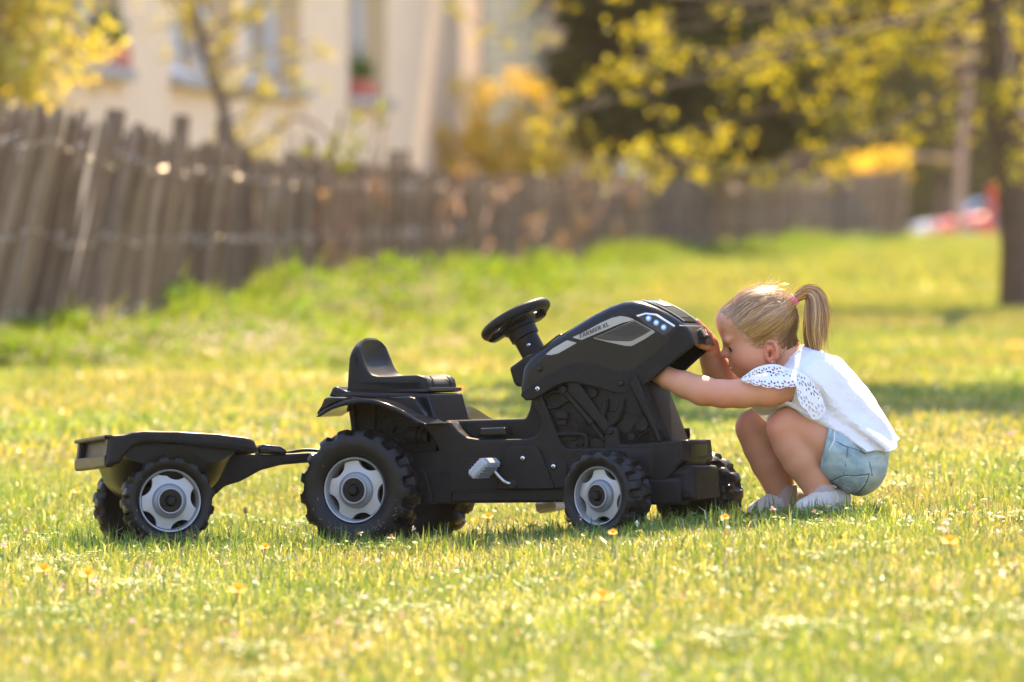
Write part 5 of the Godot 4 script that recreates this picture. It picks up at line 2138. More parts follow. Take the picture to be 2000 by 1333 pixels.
func skin_tint(p: Vector3) -> Color:
	var c := Color(0.49, 0.234, 0.136) * (1.0 + 0.09 * mottle.get_noise_3dv(p * 100.0) + 0.07 * mottle.get_noise_3dv(p * 420.0))
	var q := (p - hc) * 100.0
	var f := q.dot(hf)
	var u := q.dot(hu)
	var s := q.z
	# cheeks, nose tip, ears, lips
	var rosy := 0.0
	rosy = maxf(rosy, 0.8 * exp(-Vector3(f - 5.2, u + 4.6, absf(s) - 3.6).length_squared() / 5.0))
	rosy = maxf(rosy, 0.7 * exp(-Vector3(f - 8.6, u + 3.0, s).length_squared() / 1.0))
	rosy = maxf(rosy, 0.9 * exp(-Vector3(f + 1.4, u + 4.8, (absf(s) - 7.0) * 0.6).length_squared() / 6.0))
	for k in [gp(1512, 832, 0.17), gp(1445, 830, 0.05), gp(1410, 780, 0.2), gp(1386, 655, 0.07)]:
		rosy = maxf(rosy, 0.7 * exp(-p.distance_squared_to(k) / 0.0013))
	c = c.lerp(Color(0.50, 0.168, 0.104), rosy)
	var lip := exp(-Vector3((f - 7.2) * 0.6, (u + 5.85) / 0.62, s / 1.35).length_squared())
	c = c.lerp(Color(0.40, 0.095, 0.075), clampf(lip * 1.7 - 0.35, 0, 0.85))
	# eyebrow shade is hair, not skin: drawn as strands
	return c

func finger(F: Field, pts: Array, r: float) -> void:
	for i in pts.size() - 1:
		F.cap(pts[i], pts[i + 1], r * (1.0 - 0.10 * i), r * (1.0 - 0.10 * (i + 1)), 0.004)

func girl() -> void:
	hc = gp(1482, 648, 0.085)
	var root := thing("person", "small child with blond ponytail, white blouse and denim shorts crouching at the tractor's bonnet", "person", Transform3D(Basis(), GB))
	var s := Soup.new()
	# ---------------- body
	var B := Field.new(Vector3(-0.34, -0.03, -0.17), Vector3(0.14, 0.42, 0.18), 0.0058)
	var nb := gp(1556, 735, 0.085)
	B.chain([hp(-3.2, -4.5, 0), gp(1545, 715, 0.085), nb], [0.040, 0.037, 0.046], 0.02)
	B.chain([nb, gp(1610, 790, 0.09), gp(1662, 890, 0.095)], [0.055, 0.066, 0.072], 0.03)
	# arms
	B.chain([gp(1552, 758, 0.165), gp(1500, 766, 0.195), gp(1448, 769, 0.205), gp(1412, 770, 0.205), gp(1372, 764, 0.19), gp(1335, 751, 0.172), gp(1303, 738, 0.155), gp(1288, 731, 0.145)], [0.032, 0.029, 0.0285, 0.0272, 0.0292, 0.026, 0.0208, 0.018], 0.012)
	B.chain([gp(1552, 755, 0.01), gp(1480, 758, -0.01), gp(1418, 752, 0.0), gp(1409, 742, 0.008), gp(1400, 722, 0.025), gp(1391, 702, 0.045), gp(1386, 684, 0.06)], [0.031, 0.029, 0.027, 0.0275, 0.0285, 0.024, 0.0185], 0.012)
	# legs
	B.chain([gp(1533, 838, 0.170), gp(1547, 870, 0.168), gp(1567, 900, 0.166), gp(1588, 935, 0.165), gp(1600, 962, 0.166), gp(1604, 984, 0.168)], [0.0345, 0.0365, 0.0385, 0.0310, 0.0255, 0.025], 0.012)
	B.ell(gp(1526, 836, 0.172), Basis(), Vector3(0.025, 0.031, 0.026), 0.02)
	B.chain([gp(1660, 888, 0.145), gp(1605, 858, 0.158), gp(1545, 829, 0.168)], [0.060, 0.050, 0.0375], 0.006)
	B.chain([gp(1474, 836, 0.047), gp(1487, 872, 0.047), gp(1504, 905, 0.046), gp(1518, 938, 0.045), gp(1527, 963, 0.045), gp(1530, 984, 0.045)], [0.0345, 0.0365, 0.0375, 0.0315, 0.0265, 0.026], 0.012)
	B.ell(gp(1464, 836, 0.052), Basis(), Vector3(0.026, 0.032, 0.027), 0.02)
	B.chain([gp(1640, 890, 0.05), gp(1560, 853, 0.045), gp(1486, 829, 0.045)], [0.058, 0.049, 0.0375], 0.006)
	B.net(s, skin_tint)
	# ---------------- hands, on finer grids
	var H := Field.new(gp(1330, 700, 0.005), gp(1420, 605, 0.135), 0.0027)
	H.chain([gp(1389, 696, 0.05), gp(1386, 684, 0.06), gp(1387, 672, 0.066)], [0.021, 0.0185, 0.0175], 0.012)
	H.ell(gp(1385, 665, 0.066), Basis(Vector3(0, 0, 1), 0.2), Vector3(0.0120, 0.020, 0.024), 0.009)
	for k in 4:
		var zz: float = [0.086, 0.072, 0.058, 0.045][k]
		var l: float = [0.92, 1.0, 0.95, 0.8][k]
		finger(H, [gp(1388, 664, zz), gp(1387 - 3 * l, 653, zz + 0.002), gp(1384 - 11 * l, 641 + k, zz + 0.004), gp(1384 - 25 * l, 627 + 1.5 * k, zz + 0.006)], 0.0072)
	finger(H, [gp(1387, 674, 0.085), gp(1380, 677, 0.098), gp(1369, 674, 0.105), gp(1360, 669, 0.108)], 0.0092)
	H.net(s, skin_tint)
	var H2 := Field.new(gp(1225, 770, 0.05), gp(1315, 690, 0.19), 0.0032)
	H2.chain([gp(1303, 738, 0.155), gp(1290, 732, 0.146), gp(1284, 729, 0.142)], [0.0208, 0.018, 0.0165], 0.012)
	H2.ell(gp(1276, 725, 0.136), Basis(Vector3(0, 0, 1), 0.35), Vector3(0.024, 0.0125, 0.024), 0.01)
	for k in 4:
		var zz: float = [0.152, 0.140, 0.128, 0.116][k]
		finger(H2, [gp(1266, 722, zz), gp(1254, 719, zz), gp(1246, 713, zz - 0.002), gp(1241, 705 + k, zz - 0.003)], 0.0078)
	finger(H2, [gp(1281, 722, 0.146), gp(1273, 712, 0.150), gp(1265, 705, 0.150)], 0.009)
	H2.net(s, skin_tint)
	# ---------------- head
	var D := Field.new(hc - Vector3(0.105, 0.115, 0.085), hc + Vector3(0.105, 0.105, 0.085), 0.0026)
	var hb := Basis(hf, hu, hs)
	D.ell(hp(-0.5, 1.7, 0), hb, Vector3(0.0785, 0.0715, 0.068), 0.02)
	D.ell(hp(2.1, -3.4, 0), hb, Vector3(0.0505, 0.0525, 0.0525), 0.025)
	for q in [-1.0, 1.0]:
		D.ell(hp(3.9, -4.7, q * 2.9), hb, Vector3(0.027, 0.027, 0.026), 0.022)
		D.ell(hp(1.0, -5.6, q * 3.4), hb, Vector3(0.03, 0.026, 0.022), 0.022)
	D.ell(hp(6.1, 3.6, 0), hb, Vector3(0.017, 0.026, 0.04), 0.03)
	D.ell(hp(5.1, -7.5, 0), hb, Vector3(0.0145, 0.014, 0.017), 0.018)
	D.ell(hp(5.3, -5.4, 0), hb, Vector3(0.021, 0.020, 0.024), 0.016)
	for q in [-1.0, 1.0]:
		D.ell(hp(7.7, -1.75, q * 2.75), hb, Vector3(0.0125, 0.0085, 0.0135), 0.014, true)
		D.ell(hp(6.8, -0.1, q * 2.5), hb, Vector3(0.007, 0.006, 0.018), 0.014)
	# nose
	D.cap(hp(7.0, -0.9, 0), hp(7.75, -2.55, 0), 0.0065, 0.0075, 0.009)
	D.ell(hp(8.3, -2.9, 0), hb, Vector3(0.0080, 0.0074, 0.0088), 0.006)
	for q in [-1.0, 1.0]:
		D.ell(hp(7.35, -3.35, q * 0.85), hb, Vector3(0.0062, 0.0052, 0.0055), 0.005)
	# lips
	D.cap(hp(6.95, -5.45, -0.7), hp(6.95, -5.45, 0.7), 0.0045, 0.0045, 0.005)
	D.ell(hp(7.05, -5.4, 0), hb, Vector3(0.0056, 0.0042, 0.014), 0.005)
	D.ell(hp(6.75, -6.45, 0), hb, Vector3(0.0056, 0.0044, 0.0125), 0.005)
	D.cap(hp(7.8, -5.93, -1.5), hp(7.8, -5.93, 1.5), 0.0035, 0.0035, 0.003)
	D.ell(hp(7.75, -5.93, 0), hb, Vector3(0.011, 0.0016, 0.02), 0.003, true)
	# eyelids over the eyeballs
	for q in [-1.0, 1.0]:
		D.ell(hp(5.75, -1.75, q * 2.75), hb, Vector3(0.0122, 0.0122, 0.0122), 0.004)
		D.ell(hp(6.75, -2.0, q * 3.0), Basis(hs, 0.35 * q) * hb, Vector3(0.0075, 0.0027, 0.0100), 0.003, true)
	# neck
	D.chain([hp(-3.0, -3.5, 0), hp(-4.6, -6.7, 0), nb], [0.042, 0.034, 0.044], 0.02)
	# ears
	for q in [-1.0, 1.0]:
		var ec := Vector3(-1.3, -4.5, 5.75)
		var pts := []
		var rr := []
		for k in 15:
			var a := deg_to_rad(-55.0 + 290.0 * k / 14.0)
			var ex := 1.2 * cos(a) - 0.25 * sin(a)
			var ey := 1.95 * sin(a) + (0.25 if sin(a) > 0 else 0.0)
			var out := 0.95 - 0.75 * cos(a)
			pts.append(hp(ec.x + ex, ec.y + ey, q * (ec.z + out * 0.85)))
			rr.append(0.0034 if k > 2 else 0.0042)
		D.chain(pts, rr, 0.0022)
		D.ell(hp(ec.x - 0.25, ec.y + 0.1, q * (ec.z + 0.55)), Basis(hu, q * 0.5) * hb, Vector3(0.0125, 0.019, 0.0042), 0.004)
		D.ell(hp(ec.x + 0.35, ec.y - 2.05, q * (ec.z + 0.45)), hb, Vector3(0.0062, 0.0068, 0.0045), 0.004)
		D.cap(hp(ec.x + 0.95, ec.y - 0.5, q * (ec.z + 0.6)), hp(ec.x + 0.8, ec.y + 0.2, q * (ec.z + 0.55)), 0.0035, 0.003, 0.003)
		D.cap(hp(ec.x - 0.55, ec.y - 0.9, q * (ec.z + 1.0)), hp(ec.x - 0.35, ec.y + 0.9, q * (ec.z + 0.95)), 0.0028, 0.0025, 0.003)
		D.ell(hp(ec.x + 0.25, ec.y - 0.35, q * (ec.z + 1.15)), hb, Vector3(0.0058, 0.0075, 0.0062), 0.003, true)
	D.net(s, skin_tint)
	M.skin = vmat(0.52)
	M.skin.subsurf_scatter_enabled = true
	M.skin.subsurf_scatter_strength = 0.28
	M.skin.metallic_specular = 0.38
	put("body", s.mesh(), M.skin, root)
	# ---------------- eyes
	for q in [1.0, -1.0]:
		var c := hp(5.78, -1.95, q * 2.78)
		var look: Vector3 = (hf + hs * 0.22 * q - hu * 0.25).normalized()
		var up: Vector3 = (hu - look * hu.dot(look)).normalized()
		var eb := Transform3D(Basis(up.cross(look), up, look), c)
		var g := Geo.new()
		var pr := []
		for k in 13:
			var a := PI * k / 12.0
			pr.append(Vector2(0.0118 * sin(a) + 0.00001, 0.0118 * cos(a)))
		g.lathe(pr, 24)
		var e := put("eye", g.mesh(60), mat(lin(0.30, 0.24, 0.20), 0.3), root)
		e.transform = eb
		g = Geo.new()
		g.lathe([Vector2(0.00001, 0.01225), Vector2(0.0035, 0.0119), Vector2(0.0078, 0.0093)], 20)
		put("iris", g.mesh(60), mat(lin(0.035, 0.025, 0.018), 0.1), e)
		var ls := Soup.new()
		rng.seed = 700
		for k in 30:
			var t := (k / 29.0 - 0.5) * 1.7
			var b := hp(6.62 - 0.42 * absf(t) * 1.4, -1.72 - 0.22 * absf(t), q * (2.95 + t * 0.95))
			var tip: Vector3 = b + (hf * 0.004 + hs * 0.0022 * t * q + hu * rng.randf_range(-0.0016, 0.0006)) * 1.1
			ls.blade(b, tip, (b + tip) / 2 - hu * 0.0006, hu * 0.0003 + hs * 0.0002, Color(0.05, 0.03, 0.02))
		for k in 90:
			var t := rng.randf()
			var b := hp(7.35 - 1.5 * t * t, 0.0 - 0.35 * t + rng.randf_range(-0.16, 0.22), q * (1.5 + 2.9 * t))
			b += (hf * 0.6 + hs * q * 0.5).normalized() * 0.001
			var tip: Vector3 = b + (hs * q * 0.005 + hu * 0.0015 - hf * 0.003 * t)
			ls.blade(b, tip, (b + tip) / 2, hu * 0.00025, Color(0.30, 0.19, 0.11))
		var lo := put("lashes", ls.mesh(), vmat(0.6), e)
		lo.transform = eb.affine_inverse()
	# ear stud
	var gg := Geo.new()
	var eb2 := hp(-1.0, -6.55, 6.85)
	gg.lathe([Vector2(0.00001, 0.0016), Vector2(0.0011, 0.0011), Vector2(0.0016, 0.0), Vector2(0.00001, -0.0014)], 10, Transform3D(Basis(), eb2))
	put("ear_stud", gg.mesh(), M.chrome, root)
	hair(root, D)
	clothes(root)

func hairline(f: float) -> float:
	var k := [[-9.0, -4.2], [-6.0, -6.4], [-3.6, -5.6], [-2.6, -2.4], [-1.0, -1.6], [0.6, -2.4], [1.2, -3.4], [1.9, -2.6], [3.2, -0.2], [4.6, 1.4], [5.6, 3.2], [6.8, 5.0], [8.0, 5.4]]
	for i in k.size() - 1:
		if f <= k[i + 1][0]:
			return lerpf(k[i][1], k[i + 1][1], clampf((f - k[i][0]) / (k[i + 1][0] - k[i][0]), 0, 1))
	return 5.2

func hair(root: Node3D, D: Field) -> void:
	var c := hp(-0.5, 1.7, 0)
	var tie := gp(1546, 590, 0.085)
	var td := (tie - c).normalized()
	var tr := tie.distance_to(c)
	rng.seed = 720
	var s := Soup.new()
	var scalp := func(d: Vector3) -> Vector3:
		# out along d to the head's surface
		var r := 0.11
		while r > 0.04 and D.sample(c + d * r) > 0.0:
			r -= 0.0016
		return c + d * r
	var n := 0
	var tries := 0
	while n < 4200 and tries < 40000:
		tries += 1
		var d := rv().normalized()
		if d.angle_to(td) < 0.22:
			continue
		var p: Vector3 = scalp.call(d)
		var q := (p - hc) * 100.0
		var f := q.dot(hf)
		var u := q.dot(hu)
		var edge := u - hairline(f)
		if edge < rng.randf_range(-0.9, 0.9):
			continue
		if edge > 1.2 and rng.randf() < 0.25:
			continue
		n += 1
		var ang := d.angle_to(td)
		var steps := 12
		var pts := []
		var nn := []
		var lift := rng.randf_range(0.0005, 0.0055) * clampf(edge / 1.5 + 0.25, 0.2, 1.0)
		var axis := d.cross(td).normalized()
		var wob := rng.randf_range(-0.05, 0.05)
		var fly := 0.0
		if rng.randf() < 0.05 and f < 3.0:
			fly = rng.randf_range(0.003, 0.012)
		for k in steps + 1:
			var t := k / float(steps)
			var dd := d.rotated(axis, ang * t)
			dd = (dd + axis * wob * sin(t * PI)).normalized()
			var sp: Vector3 = scalp.call(dd)
			var r := sp.distance_to(c) + lift * smoothstep(0.0, 0.25, t) + 0.001 + fly * sin(t * PI)
			r = lerpf(r, tr, smoothstep(0.72, 1.0, t))
			var jig := rv() * 0.0035 * smoothstep(0.8, 1.0, t)
			pts.append(c + dd * r + jig)
			nn.append(dd)
		var v := rng.randf()
		var lock := 0.5 + 0.5 * sin(d.x * 31.0 + d.y * 23.0 + d.z * 37.0 + 1.7 * sin(d.y * 60.0))
		var col := Color(0.14, 0.070, 0.025).lerp(Color(0.56, 0.325, 0.115), clampf(v * v * 0.7 + 0.35 * lock, 0, 1))
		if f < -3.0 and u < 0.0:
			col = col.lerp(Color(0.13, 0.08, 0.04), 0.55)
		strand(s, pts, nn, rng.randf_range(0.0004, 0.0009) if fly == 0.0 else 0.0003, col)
	for i in 260:
		var d := (rv() + td * 0.3 + hu * 0.6).normalized()
		var p: Vector3 = scalp.call(d)
		var q := (p - hc) * 100.0
		if q.dot(hu) < hairline(q.dot(hf)) + 0.4 or q.dot(hf) > 4.0:
			continue
		var go := (d * 0.6 + (td - d * td.dot(d)) * 0.8 + rv() * 0.7).normalized()
		var l := rng.randf_range(0.012, 0.04)
		var pts := []
		var nn := []
		var bend := rv() * 0.5
		for k in 6:
			var t := k / 5.0
			pts.append(p + d * 0.003 + (go + bend * t + (td - d) * 0.25 * t * t).normalized() * l * t)
			nn.append(d)
		strand(s, pts, nn, 0.00042, Color(0.62, 0.42, 0.20))
	# wisps at the hairline
	for i in 200:
		var f := rng.randf_range(0.2, 7.2)
		var side := 1.0 if rng.randf() < 0.75 else -1.0
		var d := (hf * f + hu * (hairline(f) + rng.randf_range(-0.1, 0.7) - 1.7) + hs * side * sqrt(maxf(0.5, 46.0 - f * f))).normalized()
		var p: Vector3 = scalp.call(d)
		var pts := [p]
		var nn := [d]
		var dirv := (-hu * rng.randf_range(-0.4, 1.0) + hf * rng.randf_range(-0.3, 0.6)).normalized()
		dirv = (dirv - d * dirv.dot(d)).normalized()
		var l := rng.randf_range(0.006, 0.020)
		for k in 4:
			var e := p + dirv * l * (k + 1) / 4.0 + d * 0.0015 * (k + 1)
			pts.append(e)
			nn.append(d)
		strand(s, pts, nn, 0.00025, Color(0.42, 0.27, 0.13))
	var hm := vmat(0.38)
	hm.metallic_specular = 0.6
	hm.backlight_enabled = true
	hm.backlight = Color(0.45, 0.42, 0.38)
	# a thin cap of hair under the strands
	var cap := Soup.new()
	var ids := {}
	var nu := 70
	var nv := 110
	for i in nu + 1:
		for j in nv:
			var th := PI * i / nu
			var ph := TAU * j / nv
			var d := hu * cos(th) + hf * sin(th) * cos(ph) + hs * sin(th) * sin(ph)
			var p: Vector3 = scalp.call(d)
			var q := (p - hc) * 100.0
			if q.dot(hu) > hairline(q.dot(hf)) + 0.75:
				ids[i * nv + j] = cap.add(p + d * 0.0011, d, Color(0.26, 0.16, 0.085))
	for i in nu:
		for j in nv:
			var k := [i * nv + j, i * nv + (j + 1) % nv, (i + 1) * nv + j, (i + 1) * nv + (j + 1) % nv]
			if ids.has(k[0]) and ids.has(k[1]) and ids.has(k[2]) and ids.has(k[3]):
				cap.t(ids[k[0]], ids[k[1]], ids[k[2]])
				cap.t(ids[k[1]], ids[k[3]], ids[k[2]])
	var hair_node := put("hair", s.mesh(), hm, root)
	put("scalp_hair", cap.mesh(), vmat(0.6), hair_node)
	# the tail
	var t := Soup.new()
	var path := smooth_path([tie, gp(1561, 578, 0.086), gp(1578, 570, 0.088), gp(1592, 582, 0.092), gp(1595, 614, 0.096), gp(1591, 650, 0.098), gp(1592, 688, 0.100), gp(1595, 724, 0.100)], 4)
	var m := path.size()
	var rad := [0.0055, 0.0095, 0.015, 0.021, 0.026, 0.0265, 0.0205, 0.012]
	var locks := []
	for i in 30:
		locks.append([rng.randf() * TAU, sqrt(rng.randf()), rng.randf_range(-1.2, 1.2), rng.randf() * TAU, rng.randf_range(0.72, 1.0), rng.randf_range(0.002, 0.0052)])
	for i in 2300:
		var L = locks[i % locks.size()]
		var endk := clampi(int(L[4] * (m - 1) - absf(rng.randfn(0, 1.8))), 12, m - 1)
		var fine_a := rng.randf() * TAU
		var fine_r: float = sqrt(rng.randf()) * L[5]
		var sway := rv() * 0.004
		var loose := rng.randf_range(0.008, 0.045) if rng.randf() < 0.10 else 0.0
		var away := Vector3(rng.randf_range(-0.2, 1.0), rng.randf_range(-0.3, 0.9), rng.randf_range(-0.6, 0.6)).normalized()
		var pts := []
		var nn := []
		for k in endk + 1:
			var tt := k / float(m - 1)
			var tg: Vector3 = (path[mini(k + 1, m - 1)] - path[maxi(k - 1, 0)]).normalized()
			var u := tg.cross(Vector3(0, 0, 1)).normalized()
			var ri := tt * 7.0
			var r := lerpf(rad[int(ri)], rad[mini(int(ri) + 1, 7)], ri - int(ri))
			var la: float = L[0] + L[2] * tt
			var off: Vector3 = (u * cos(la) + Vector3(0, 0, 1) * sin(la)) * L[1] * r
			off += (u * cos(fine_a) + Vector3(0, 0, 1) * sin(fine_a)) * fine_r * (0.35 + 0.65 * sin(tt * PI * 0.95))
			off += (u * sin(L[3] + tt * 8.0) + Vector3(0, 0, 1) * cos(L[3] + tt * 6.0)) * 0.0035 * tt
			pts.append(path[k] + off + sway * sin(tt * PI) + away * loose * tt * tt)
			nn.append((off.normalized() + Vector3(0, 0, 0.3)).normalized())
		var v := rng.randf()
		strand(t, pts, nn, rng.randf_range(0.0004, 0.0009) if loose == 0.0 else 0.0003, Color(0.20, 0.10, 0.033).lerp(Color(0.68, 0.40, 0.14), v * v))
	put("ponytail", t.mesh(), hm, root)
	var g := Geo.new()
	var ring := []
	var ax: Vector3 = (path[2] - path[0]).normalized()
	var u2: Vector3 = ax.cross(Vector3(0, 0, 1)).normalized()
	for o in 3:
		ring = []
		for k in 25:
			var a := TAU * k / 24
			ring.append(tie + ax * (0.003 + o * 0.0034) + (u2 * cos(a) + Vector3(0, 0, 1) * sin(a)) * 0.0105)
		g.tube(ring, [0.0026], 8, false)
	put("hair_tie", g.mesh(60), mat(lin(0.72, 0.18, 0.24), 0.7), root)

func strand(s: Soup, pts: Array, nn: Array, w: float, c: Color) -> void:
	var last := pts.size() - 1
	var pa := -1
	var pb := -1
	for k in pts.size():
		var tg: Vector3 = (pts[mini(k + 1, last)] - pts[maxi(k - 1, 0)]).normalized()
		var nrm: Vector3 = nn[k]
		nrm = (nrm - tg * nrm.dot(tg)).normalized()
		var sd := tg.cross(nrm) * w * (1.0 if k < last else 0.3)
		var a := s.add(pts[k] - sd, nrm, c)
		var b := s.add(pts[k] + sd, nrm, c)
		if k > 0:
			s.t(pa, b, pb)
			s.t(pa, a, b)
		pa = a
		pb = b

func lace_texture() -> ImageTexture:
	var w := 512
	var im := Image.create(w, w, false, Image.FORMAT_RGBA8)
	im.fill(Color(1, 1, 1, 1))
	var holes := []
	for r in 4:
		for q in 5:
			var cx := (q + (0.5 if r % 2 else 0.0)) * w / 4.5 + 20.0
			var cy := (r + 0.5) * w / 4.0
			for k in 7:
				var a := TAU * k / 7.0 + r
				holes.append([cx + cos(a) * 30.0, cy + sin(a) * 30.0, 13.5, 7.0, a])
			holes.append([cx + w / 9.0, cy + 6.0, 12.0, 10.0, 0.5])
			holes.append([cx + w / 9.0 - 6.0, cy - 34.0, 9.0, 8.0, 1.0])
			holes.append([cx + w / 9.0 + 4.0, cy + 38.0, 9.5, 8.0, 2.0])
	for o in holes:
		var R := int(o[2]) + 2
		for y in range(-R, R + 1):
			for x in range(-R, R + 1):
				var u: float = x * cos(o[4]) + y * sin(o[4])
				var v: float = -x * sin(o[4]) + y * cos(o[4])
				if (u / o[2]) * (u / o[2]) + (v / o[3]) * (v / o[3]) < 1.0:
					var X := int(o[0]) + x
					var Y := int(o[1]) + y
					if X >= 0 and Y >= 0 and X < w and Y < w:
						im.set_pixel(X, Y, Color(1, 1, 1, 0))
	return ImageTexture.create_from_image(im)

# a cloth patch between two edges given as px x, px y, z triples; bulges towards the camera
func cloth_patch(top: Array, bottom: Array, bulge: float, scallop: float, waves: float, uvs := Vector2(2, 1)) -> ArrayMesh:
	var A := []
	var Bt := []
	for i in range(0, top.size(), 3):
		A.append(gp(top[i], top[i + 1], top[i + 2]))
	for i in range(0, bottom.size(), 3):
		Bt.append(gp(bottom[i], bottom[i + 1], bottom[i + 2]))
	A = smooth_path(A, 10)
	Bt = smooth_path(Bt, 10)
	var n := A.size()
	var rows := 12
	var g := Geo.new()
	var grid := []
	for j in rows + 1:
		var t := j / float(rows)
		var row := []
		for i in n:
			var k := i * (Bt.size() - 1) / float(n - 1)
			var kb := int(k)
			var b: Vector3 = Bt[kb].lerp(Bt[mini(kb + 1, Bt.size() - 1)], k - kb)
			var a: Vector3 = A[i]
			var dirv := (b - a).normalized()
			b += dirv * scallop * (absf(sin(i * PI / 10.0 * 1.0)) - 0.5)
			var p := a.lerp(b, t)
			p.z += bulge * sin(t * PI * 0.75) + 0.0035 * sin(i * waves + t * 2.0) * t
			row.append(p)
		grid.append(row)
	for j in rows:
		for i in n - 1:
			var u0 := Vector2(i / float(n - 1) * uvs.x, j / float(rows) * uvs.y)
			var u1 := Vector2((i + 1) / float(n - 1) * uvs.x, (j + 1) / float(rows) * uvs.y)
			var a: Vector3 = grid[j][i]
			var b: Vector3 = grid[j][i + 1]
			var c: Vector3 = grid[j + 1][i + 1]
			var d: Vector3 = grid[j + 1][i]
			g.tri(d, c, b, Vector2(u0.x, u1.y), u1, Vector2(u1.x, u0.y))
			g.tri(d, b, a, Vector2(u0.x, u1.y), Vector2(u1.x, u0.y), u0)
	return g.mesh(70)

func clothes(root: Node3D) -> void:
	# ---------------- blouse
	var white := mat(lin(0.62, 0.61, 0.63), 0.85)
	white.backlight_enabled = true
	white.backlight = Color(0.35, 0.33, 0.32)
	white.normal_enabled = true
	white.normal_texture = noise_normal(0.02, 5.0, 512, 33)
	white.normal_scale = 1.5
	white.uv1_triplanar = true
	white.uv1_scale = Vector3(5, 5, 5)
	var lace := mat(lin(0.62, 0.61, 0.63), 0.85)
	lace.albedo_texture = lace_texture()
	lace.transparency = BaseMaterial3D.TRANSPARENCY_ALPHA_SCISSOR
	lace.alpha_scissor_threshold = 0.5
	lace.backlight_enabled = true
	lace.backlight = Color(0.35, 0.33, 0.32)
	# rings: back px, front px, near-side px offset, half width in z
	var rings := [
		[1571, 674, 1524, 713, 0, 2, 0.044], [1588, 680, 1519, 725, 0, 3, 0.062], [1610, 688, 1514, 740, -2, 3, 0.088], [1634, 699, 1508, 757, -2, 4, 0.106],
		[1660, 722, 1510, 778, -4, 6, 0.112], [1683, 750, 1520, 800, -4, 10, 0.112], [1704, 779, 1545, 818, -2, 16, 0.113], [1722, 806, 1580, 826, 6, 24, 0.115], [1737, 828, 1604, 832, 16, 33, 0.117], [1748, 846, 1616, 832, 24, 42, 0.119]]
	var seg := 72
	var grid := []
	for ri in rings.size():
		var q = rings[ri]
		var row := []
		for k in seg:
			var a := TAU * k / seg
			var ca := cos(a)
			var sa := sin(a)
			var sx := signf(sa) * pow(absf(sa), 0.85)
			var px: float = (q[0] + q[2]) / 2.0 + (q[0] - q[2]) / 2.0 * ca + q[4] * absf(sa)
			var py: float = (q[1] + q[3]) / 2.0 + (q[1] - q[3]) / 2.0 * ca + q[5] * absf(sa)
			var z: float = 0.088 + q[6] * sx
			var t := ri / 9.0
			# folds running from the shoulder down the back and the side
			z += (0.0095 * t * sin(a * 9.0 + ri * 0.55) + 0.004 * sin(ri * 1.9 + a * 5.0) * t) * absf(sa)
			py += 2.6 * t * sin(a * 7.0 + 1.0)
			px += 2.0 * t * sin(a * 11.0 + ri * 1.3)
			row.append(gp(px, py, z))
		grid.append(row)
	var fine := []
	for k in seg:
		var col := []
		for ri in grid.size():
			col.append(grid[ri][k])
		fine.append(smooth_path(col, 5))
	var cloth := FastNoiseLite.new()
	cloth.seed = 12
	cloth.frequency = 9.0
	cloth.fractal_octaves = 2
	var mid := gp(1620, 770, 0.088)
	for k in seg:
		for r in fine[k].size():
			var p: Vector3 = fine[k][r]
			var q := p - mid
			var ridge := 1.0 - absf(cloth.get_noise_3d(q.x * 1.6 + q.y * 0.7, q.y * 0.55 - q.x * 0.5, q.z * 1.3)) * 2.2
			var outward := Vector3(0.35 * q.x, 0.35 * q.y, q.z).normalized()
			fine[k][r] = p + outward * 0.0065 * ridge * smoothstep(0.0, 12.0, float(r))
	var g := Geo.new()
	var m: int = fine[0].size()
	for r in m - 1:
		for k in seg:
			var j := (k + 1) % seg
			g.quad(fine[k][r + 1], fine[j][r + 1], fine[j][r], fine[k][r])
	var bl := put("blouse", g.mesh(70), white, root)
	# hem and collar as thin rolled edges
	for r in [0, m - 1]:
		g = Geo.new()
		var pts := []
		for k in seg + 1:
			pts.append(fine[k % seg][r])
		g.tube(pts, [0.0014], 6, false)
		put("hem", g.mesh(60), white, bl)
	# near sleeve: front flap over the arm, rear flap hanging behind it
	put("sleeve", cloth_patch([1449, 738, 0.222, 1471, 722, 0.215, 1486, 715.5, 0.205, 1503, 712, 0.195, 1521, 713, 0.190, 1545, 722, 0.192], [1447, 744, 0.226, 1466, 750, 0.234, 1486, 754, 0.236, 1510, 758, 0.237, 1535, 757, 0.236, 1561, 752, 0.232], 0.010, 0.0035, 0.35, Vector2(1.0, 0.42)), lace, bl)
	put("sleeve", cloth_patch([1540, 720, 0.190, 1553, 722, 0.198, 1570, 730, 0.204, 1588, 745, 0.204, 1601, 762, 0.200], [1556, 757, 0.232, 1560, 782, 0.236, 1575, 802, 0.232, 1594, 821, 0.226, 1614, 800, 0.212], 0.012, 0.003, 0.3, Vector2(0.7, 0.5)), lace, bl)
	put("sleeve", cloth_patch([1520, 735, -0.03, 1480, 728, -0.035, 1455, 728, -0.03], [1500, 770, -0.045, 1450, 772, -0.05, 1430, 735, -0.035], -0.008, 0.003, 0.3, Vector2(0.8, 0.4)), lace, bl)
	# front of the blouse hanging down between the knees
	put("blouse_front", cloth_patch([1470, 786, 0.165, 1500, 786, 0.190, 1540, 785, 0.195, 1580, 795, 0.195], [1468, 798, 0.10, 1494, 812, 0.11, 1535, 794, 0.185, 1580, 812, 0.205], 0.004, 0.002, 0.4, Vector2(1, 1)), white, bl)
	put("blouse_front", cloth_patch([1465, 775, 0.12, 1490, 775, 0.12, 1530, 775, 0.12], [1472, 800, 0.10, 1500, 827, 0.105, 1520, 830, 0.11], 0.004, 0.002, 0.4, Vector2(1, 1)), white, bl)
	# ---------------- denim shorts
	var S := Field.new(gp(1585, 1010, -0.05), gp(1750, 795, 0.24), 0.0046)
